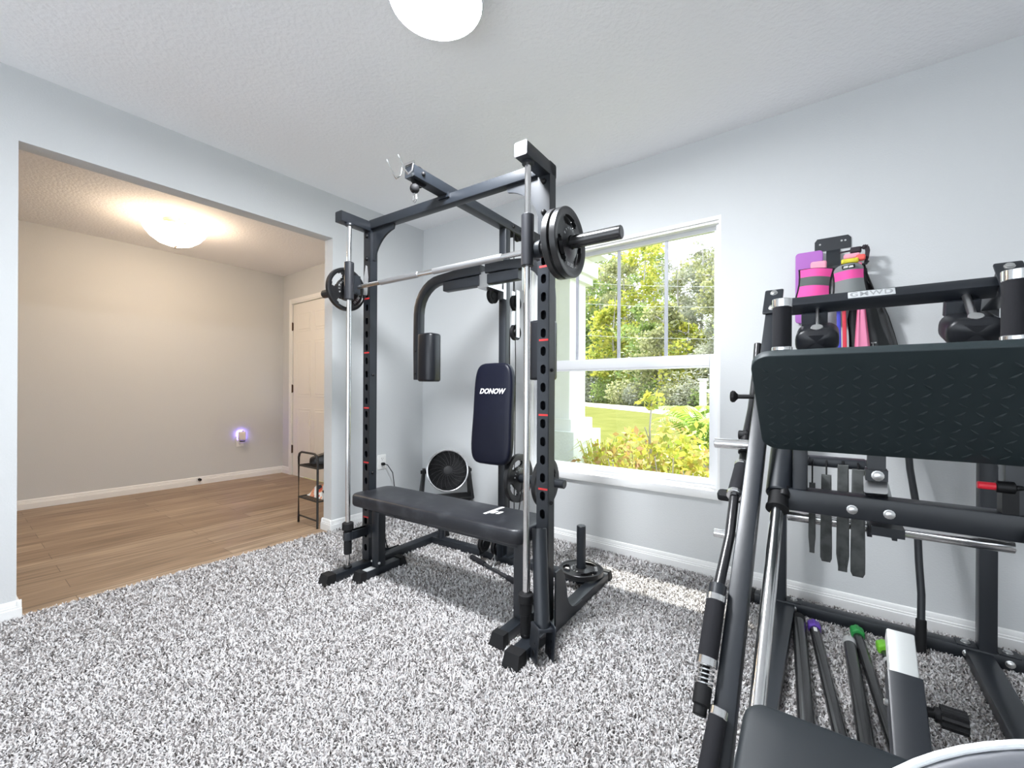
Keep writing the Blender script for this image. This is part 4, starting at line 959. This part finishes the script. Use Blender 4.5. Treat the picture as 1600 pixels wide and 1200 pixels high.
def band(label, x, ytop, z0_, w, m, dx=0., z1_=1.607):
    q = MB(); y = yw-.078
    q.sweep([(x+dx*.8, y-.012, z0_+.02), (x+dx*.5, y-.010, (z0_+z1_)/2), (x, y-.0095, z1_-.012), (x, y-.006, z1_-.001), (x, y, z1_+.0025), (x, y+.006, z1_-.001), (x, y+.0095, z1_-.012), (x+dx*.6, y+.010, (z0_+z1_)/2), (x+dx, y+.012, z0_+.02), (x+dx, y+.006, z0_), (x+dx*.9, y-.006, z0_)], rrect(w, .003, .001), V((0,1,0)), closed=True)
    return tagit(q.build('resistance_band', m), label, 'resistance band', 'bands on the wall hanger')
band('blue resistance band hanging from the wall hanger, beside the pink cloth', .022, 0, 1.03, .014, mat('blue_latex', (.06, .07, .55), .5), .012)
band('red resistance band hanging from the wall hanger next to the blue one', .041, 0, 1.05, .014, mat('red_latex', (.75, .05, .08), .5), .014)
band('yellow resistance band looped over the wall hanger under the rounded strap flap', .060, 0, 1.44, .018, mat('yellow_latex', (.80, .70, .05), .5), -.02)
q = MB(); q.pad((.066, yw-.115, 1.612), EX, EZ, EY, rrect(.062, .022, .006), .026, .008); tagit(q.build('rolled_band', mat('yellow_latex')), 'yellow rolled band on top of the rounded ankle strap', 'exercise band')
q = MB(); q.pad((.104, yw-.105, 1.624), EX, EZ, EY, rrect(.034, .028, .008), .026, .008); tagit(q.build('rolled_band', mat('coral_latex', (.85, .12, .10), .5)), 'coral red rolled band on the hanger beside the yellow one', 'exercise band')
q = MB(); q.pad((.074, yw-.085, 1.640), EX, EZ, EY, rrect(.060, .024, .008), .03, .008); tagit(q.build('foam_handle', lpk), 'pale pink foam handle above the yellow rolled band', 'handle')
q = MB(); q.pad((.088, yw-.075, 1.668), EX, EZ, EY, rrect(.040, .026, .005), .03, .006).tube([(.068, yw-.078, 1.668), (.03, yw-.072, 1.668)], .004, 8)
for k in range(4): q.tube([(.104, yw-.08+.005*k, 1.672), (.112+.003*k, yw-.083, 1.678+.005*(k % 2)), (.120+.004*k, yw-.086, 1.672+.004*(k % 3)), (.123+.004*k, yw-.088, 1.655), (.122+.003*k, yw-.087, 1.625), (.119+.002*k, yw-.085, 1.603)], .0026, 6)
q.ball((.118, yw-.083, 1.674), .010)
tagit(q.build('cord_bundle', mat('dark_cord', (.025, .018, .025), .7)), 'dark buckle and cords knotted at the end of the hanger', 'cord')
q = MB().tube([(.118, yw-.07, 1.600), (.125, yw-.075, 1.56), (.150, yw-.07, 1.48), (.160, yw-.065, 1.464)], .004, 8); q.cyl((.150, yw-.065, 1.463), (.178, yw-.065, 1.461), .007, 12)
tagit(q.build('tube_handle', dark_m), 'thin black cord with end grip hanging beside the rounded ankle strap', 'cord')
# pink cloth and black bag
def gathered(name, label, cat, rows, m, y, folds, depth, seed, group=None, parent=None):
    """rows: (z, x0, x1): a gathered cloth with vertical folds, closed front and back"""
    n = 30; vs = []; rnd = random.Random(seed); ph = [rnd.uniform(0, 6) for _ in range(4)]
    for z, x0, x1 in rows:
        for i in range(n):
            a = 2*PI*i/n; x = (x0+x1)/2+(x1-x0)/2*math.cos(a); w = (x1-x0)
            d = depth*min(1, w/.06)*math.sin(a); f = .18*depth*math.sin(folds*a+ph[0]+z*4)+.10*depth*math.sin((folds+3)*a+ph[1])
            vs.append((x+.05*f, y+d+f, z))
    q = MB(); k = len(rows)
    q.add(vs, [(j*n+i, j*n+(i+1) % n, (j+1)*n+(i+1) % n, (j+1)*n+i) for j in range(k-1) for i in range(n)]+[tuple(range(n-1, -1, -1)), tuple((k-1)*n+i for i in range(n))])
    o = q.build(name, m, parent)
    return tagit(o, label, cat, group) if label else o
gathered('hanging_cloth', 'pink gathered cloth hanging from the wall hanger in front of the black bag', 'cloth', [(1.60, .092, .108), (1.52, .095, .112), (1.42, .094, .119), (1.32, .088, .128), (1.22, .083, .138), (1.12, .078, .142), (1.00, .076, .145), (.99, .085, .138)], mat('pink_cloth', (.80, .26, .42), .8), yw-.115, 6, .018, 2)
bag = gathered('drawstring_bag', 'black glossy drawstring bag hanging under the wall hanger', 'bag', [(1.585, .105, .130), (1.52, .10, .135), (1.47, .08, .165), (1.42, .07, .185), (1.36, .06, .205), (1.28, .066, .225), (1.21, .067, .240), (1.10, .069, .235), (.98, .07, .22), (.95, .08, .20)], mat('black_nylon', (.012, .014, .015), .38, spec=.5), yw-.046, 7, .030, 5)
q = MB().tube([(.118, yw-.078, 1.606), (.112, yw-.06, 1.585)], .003, 6).box((.147, yw-.0935, 1.22), (.150, yw-.0925, 1.245)).box((.142, yw-.0935, 1.24), (.160, yw-.0925, 1.245)); q.build('drawstring', mat('pale_grey_cap'), bag)

# grey straps hooked on the leg press hook bar
for i, (x, w, zt, zb, ds) in enumerate(((-.046, .019, .735, .515, 'narrowest and shortest grey strap hooked behind the sled beam, next to the chrome guide rod'), (-.010, .030, .765, .495, 'grey strap hooked behind the sled beam, second from the chrome guide rod'),
                                    (.031, .032, .800, .475, 'tallest grey strap hooked behind the sled beam, next to the widest one'), (.067, .035, .790, .468, 'widest and longest grey strap hooked behind the sled beam, near the silver strut'))):
    q = MB(); y = 1.70-.025
    q.pad((x, 1.655, (zt+zb)/2), EX, EZ, EY, [(w/2, -(zt-zb)/2+.05), (w/2*.86, (zt-zb)/2-.02), (w/2*.84, (zt-zb)/2), (-w/2*.84, (zt-zb)/2), (-w/2*.86, (zt-zb)/2-.02), (-w/2, -(zt-zb)/2+.05), (-w/2*(.98 if i % 2 else .7), -(zt-zb)/2+.012), (-w/2*.7, -(zt-zb)/2), (w/2*.7, -(zt-zb)/2), (w/2*(.98 if i % 2 else .7), -(zt-zb)/2+.012)], .016, .003)
    o = q.build('weight_strap', mat('strap_grey', (.085, .09, .088), .75, noise=(30, (.045, .048, .047), .4, .65)))
    tagit(o, ds, 'strap', 'grey straps behind the sled beam')
    MB().tube([(x, 1.655, zt-.004), (x, 1.657, zt+.01 if zt > .78 else .79), (x, 1.671, .803), (x, 1.682, .81)], .0022, 6).build('cord', dark_m, o)

# ------------------------------------------------------------------ outside: porch, planting, lawn, road, wood
GZ = -.35
paint_out = mat('exterior_white', (.80, .81, .84), .6)
struct(MB().box((-60, YW+.14, GZ-.3), (30, 95, GZ)), 'ground_lawn', mat('lawn_grass', (.088, .096, .015), .95, spec=.1, noise=(1.1, (.125, .127, .030), .35, .7), bump=(9, .6, .05)))
a_, b_ = V((-27.2, 47.9, GZ)), V((-8.0, 29.6, GZ)); dr = (b_-a_).normalized(); nr = V((-dr.y, dr.x, 0))
q = MB(); p0, p1 = a_-dr*40, b_+dr*40; q.prism([(0, -2.3), ((p1-p0).length, -2.3), ((p1-p0).length, 2.3), (0, 2.3)], p0+V((0,0,.0)), dr, nr, EZ, .02); struct(q, 'road', mat('pale_concrete', (.62, .61, .60), .85))
struct(MB().box((-7, YW+.14, 2.46), (4, 3.22, 2.60)).box((-7, 3.22, 2.46), (-1.95, 4.35, 2.60)), 'porch_roof', paint_out)
t = thing('porch_column', 'white square porch column with stepped base outside the window', 'column', (-2.42, 4.0, GZ))
MB().box((-2.60, 4.0, .72), (-2.225, 4.36, 2.46)).build('shaft', paint_out, t)
MB().box((-2.67, 3.93, .605), (-2.165, 4.42, .73)).build('base', paint_out, t)
MB().box((-2.75, 3.86, GZ), (-2.098, 4.50, .605)).build('plinth', mat('stucco_white', (.72, .75, .79), .8, bump=(40, .4, .01)), t)
MB().box((-2.66, 3.94, 2.22), (-2.165, 4.42, 2.30)).box((-2.70, 3.90, 2.30), (-2.12, 4.46, 2.46)).build('capital', paint_out, t)

def leaves(mb, rnd, c, rad, n, size, shape=1.0, shell=.35):
    for _ in range(n):
        while True:
            p = V((rnd.uniform(-1, 1), rnd.uniform(-1, 1), rnd.uniform(-1, 1)))
            if shell**2 < p.length_squared < 1: break
        o = V((c[0]+p.x*rad[0], c[1]+p.y*rad[1], c[2]+p.z*rad[2]))
        d = V((rnd.gauss(0, 1), rnd.gauss(0, 1), rnd.gauss(0, .7)+.2)).normalized(); e = d.orthogonal().normalized(); e = (Matrix.Rotation(rnd.uniform(0, PI), 3, d) @ e); s_ = size*rnd.uniform(.6, 1.3)
        mb.add([o, o+d*s_*.5+e*s_*.28*shape, o+d*s_, o+d*s_*.5-e*s_*.28*shape], [(0,1,2,3)])
bark = mat('bark', (.34, .31, .29), .9, noise=(3, (.48, .45, .43), .4, .7))
LF = {'yellow': mat('leaf_yellow_green', (.5, .5, .1), .7, island=[(.26, .34, .05), (.44, .46, .07), (.58, .52, .09), (.34, .40, .08)], transl=.35),
      'green': mat('leaf_mid_green', (.3, .4, .1), .7, island=[(.14, .22, .06), (.24, .33, .09), (.36, .42, .14), (.30, .34, .16)], transl=.35),
      'olive': mat('leaf_olive', (.3, .3, .15), .7, island=[(.20, .22, .10), (.33, .33, .17), (.42, .42, .22), (.28, .31, .10)], transl=.35),
      'grey': mat('leaf_grey_green', (.3, .3, .2), .7, island=[(.22, .23, .17), (.33, .34, .26), (.40, .40, .31), (.26, .29, .19)], transl=.3),
      'red': mat('leaf_croton', (.4, .3, .1), .6, island=[(.48, .46, .06), (.34, .40, .07), (.58, .50, .16), (.42, .24, .12), (.50, .44, .05)], transl=.35),
      'palm': mat('leaf_palm', (.3, .45, .08), .6, island=[(.26, .42, .06), (.40, .52, .09), (.34, .48, .12)], transl=.35)}
def spot(px, D): return Fd*D+Rd*((px-800)/667.3*D)
def tree(px, D, hgt, cr, lf, label, n, seed, pine=False):
    rnd = random.Random(seed); p = spot(px, D); x, y = p.x, p.y
    t = thing('tree', label, 'tree', (x, y, GZ), 0, 'trees beyond the road')
    tr = MB(); tr.tube([(x, y, GZ-.1), (x+rnd.uniform(-.2, .2), y, GZ+hgt*.3), (x+rnd.uniform(-.4, .4), y, GZ+hgt*.6), (x+rnd.uniform(-.4, .4), y, GZ+hgt*.97)], .11+.005*hgt, 8, scale=[1, .8, .55, .15]); tr.build('trunk', bark, t)
    br = MB(); fo = MB(); nb = 15
    for i in range(nb):
        z = GZ+hgt*(.12+.84*i/nb+rnd.uniform(-.02, .02)); a = rnd.uniform(0, 2*PI); L = cr*(1.0-.5*i/nb)*rnd.uniform(.6, 1.1)
        e = V((x+L*math.cos(a), y+L*math.sin(a), z+L*rnd.uniform(-.05, .55))); m_ = V((x, y, z))*.5+e*.5+V((0, 0, rnd.uniform(-.1, .3)))
        br.tube([(x, y, z), m_, e], .07, 6, scale=[1, .7, .25])
        for q_ in (e, m_, m_*.4+e*.6): leaves(fo, rnd, q_, (L*.55, L*.55, L*.5), n//(nb*3), D*(.0105 if not pine else .0125), 1.0 if not pine else .4, .1)
    br.build('branches', bark, t); fo.build('foliage', LF[lf], t)
kinds = [('yellow', 'sunlit yellow-green tree beyond the road'), ('olive', 'thin olive tree with bare limbs beyond the road'), ('green', 'mid green leafy tree beyond the road'), ('grey', 'pale grey-green pine beyond the road')]
def beyond(px, off):
    D = 20.0
    while (spot(px, D)-a_).dot(nr) < off: D += .25
    return D
i = 0
for lay, off in enumerate((4.6, 8.5, 14)):
    for px in range(750, 1500, 41):
        rn = random.Random(i); k = (i*7+lay) % 4
        if px < 1000 and lay == 0: k = 0 if i % 2 else 2
        if px > 1040 and lay > 0: k = 3 if i % 2 else 1
        px_ = px+rn.uniform(-14, 14)+lay*14; D = beyond(px_, off+rn.uniform(0, 2))
        tree(px_, D, D*(rn.uniform(.20, .27) if lay == 0 else rn.uniform(.33, .42)), D*(.066 if lay == 0 else .075), *kinds[k], 2700, 100+i, k == 3); i += 1
def bush(name, label, c, rad, n, size, lf, seed, group, stems=5):
    rnd = random.Random(seed); t = thing(name, label, 'shrub', (c[0], c[1], GZ), 0, group)
    fo = MB(); leaves(fo, rnd, c, rad, n, size, 1.0, .15); fo.build('foliage', LF[lf], t)
    st = MB()
    for k in range(stems):
        a = rnd.uniform(0, 2*PI); st.tube([(c[0]+rad[0]*.1*math.cos(a), c[1]+rad[1]*.1*math.sin(a), GZ-.02), (c[0]+rad[0]*.4*math.cos(a), c[1]+rad[1]*.4*math.sin(a), c[2]-rad[2]*.2), (c[0]+rad[0]*.7*math.cos(a), c[1]+rad[1]*.7*math.sin(a), c[2]+rad[2]*.6)], .006+.012*rad[0], 6, scale=[1, .8, .4])
    st.build('stems', bark, t)
for k, px in enumerate(range(740, 1500, 26)):
    D = beyond(px, 3.7+(k % 3)*.5); p = spot(px, D); r_ = D*.034
    bush('undergrowth', 'low dense undergrowth at the foot of the trees along the road', (p.x, p.y, GZ+r_*.7), (r_*1.25, r_, r_), 1100, D*.0075, ('olive', 'grey', 'green')[k % 3], 300+k, 'undergrowth along the road')
cp = [(-.62, 3.05, .33), (-.92, 3.15, .40), (-1.22, 3.10, .36), (-1.50, 3.25, .28), (-.78, 3.55, .42), (-1.10, 3.65, .46), (-1.42, 3.70, .34), (-.45, 3.5, .36), (-.30, 3.1, .30)]
for k, c in enumerate(cp):
    bush('garden_shrub', 'yellow-green and reddish leafy shrub growing just outside the window', (c[0], c[1], c[2]-.12), (.27, .25, .48), 640, .062, 'red' if k % 3 != 1 else 'yellow', 400+k, 'shrubs under the window', 7)
# one tall stem with a leafy head
t = thing('tall_stem_plant', 'tall thin stem with a tuft of yellow leaves rising above the shrubs', 'plant', (-1.13, 3.36, GZ))
MB().tube([(-1.13, 3.36, GZ), (-1.135, 3.36, .45), (-1.15, 3.37, .72), (-1.14, 3.38, .93)], .008, 6).tube([(-1.14, 3.365, .60), (-1.19, 3.37, .74)], .005, 6).build('stem', bark, t)
q = MB(); leaves(q, random.Random(5), (-1.14, 3.38, .95), (.10, .10, .07), 70, .06, 1.0, .1); q.build('foliage', LF['yellow'], t)
# ornamental grass by the column
t = thing('grass_clump', 'clump of long arching grass blades beside the porch column base', 'plant', (-1.72, 3.75, GZ)); q = MB(); rnd = random.Random(11)
for _ in range(260):
    a = rnd.uniform(0, 2*PI); L = rnd.uniform(.15, .40); hgt = rnd.uniform(.6, 1.0); b0 = V((-1.72+rnd.uniform(-.08, .08), 3.75+rnd.uniform(-.08, .08), GZ)); d = V((math.cos(a), math.sin(a), 0)); s_ = V((-d.y, d.x, 0))*.006
    p = [b0, b0+d*L*.25+EZ*hgt*.6, b0+d*L*.65+EZ*hgt*.92, b0+d*L+EZ*hgt*.85]
    q.add([p[0]-s_, p[0]+s_, p[1]-s_, p[1]+s_, p[2]-s_, p[2]+s_, p[3]], [(0,1,3,2), (2,3,5,4), (4,5,6)])
q.build('blades', LF['yellow'], t)
# small palm
t = thing('palm', 'small bright green palm with arching fronds outside the window', 'palm', (-1.30, 6.0, GZ)); rnd = random.Random(3); c = V((-1.30, 6.0, .25))
MB().tube([(-1.30, 6.0, GZ), (-1.30, 6.0, .25)], .07, 10).build('trunk', bark, t)
for k in range(16):
    a = 2*PI*k/16+rnd.uniform(-.15, .15); d = V((math.cos(a), math.sin(a), 0)); s_ = V((-d.y, d.x, 0)); q = MB(); L = rnd.uniform(.50, .68); up_ = rnd.uniform(.6, 1.05)
    rib = [c+d*(L*u)+EZ*(up_*(u*1.5-u*u*.95)) for u in [i/12 for i in range(13)]]
    q.tube(rib, .008, 6, scale=[1-.06*i for i in range(13)])
    for i in range(2, 13):
        for sg in (-1, 1):
            for h in (0, .5):
                o = rib[i]*(1-h)+rib[i-1]*h; l = .22*(1-((i-6)/9)**2); w = d*.010; e = o+s_*(sg*l)+d*(l*.55)-EZ*(l*.35)
                q.add([o-w, o+w, (o+e)/2+w*1.3+EZ*.02, e, (o+e)/2-w*1.3+EZ*.02], [(0,1,2,3,4)])
    q.build('frond', LF['palm'], t)
t = thing('mailbox_post', 'white square post with a cap standing on the lawn behind the palm', 'post', (-2.02, 9, GZ))
MB().box((-2.075, 8.945, GZ), (-1.965, 9.055, 1.25)).build('post', paint_out, t)
MB().box((-2.10, 8.92, 1.25), (-1.94, 9.08, 1.29)).box((-1.98, 8.95, 1.02), (-1.72, 9.05, 1.08)).build('cap', paint_out, t)
p = spot(905, 27)
tagit(MB().tube([(p.x, p.y, GZ), (p.x, p.y, 5), (p.x, p.y, 11)], .12, 12, scale=[1, .9, .8]).build('utility_pole', mat('weathered_pole', (.55, .55, .56), .9)), 'pale utility pole beside the road, seen next to the porch column', 'pole')
for h, lab in ((7.9, 'topmost of the pale overhead power lines in front of the trees'), (6.6, 'middle one of the pale overhead power lines in front of the trees'), (4.6, 'lowest of the pale overhead power lines in front of the trees')):
    pts = []
    for px, dz in ((700, -.15), (905, 0), (1000, -.16), (1100, -.2), (1250, 0)): w_ = spot(px, 27); pts.append((w_.x, w_.y, h+dz))
    tagit(MB().tube(pts, .008, 6).build('power_line', mat('cable_pale', (.75, .76, .78), .5)), lab, 'power line')
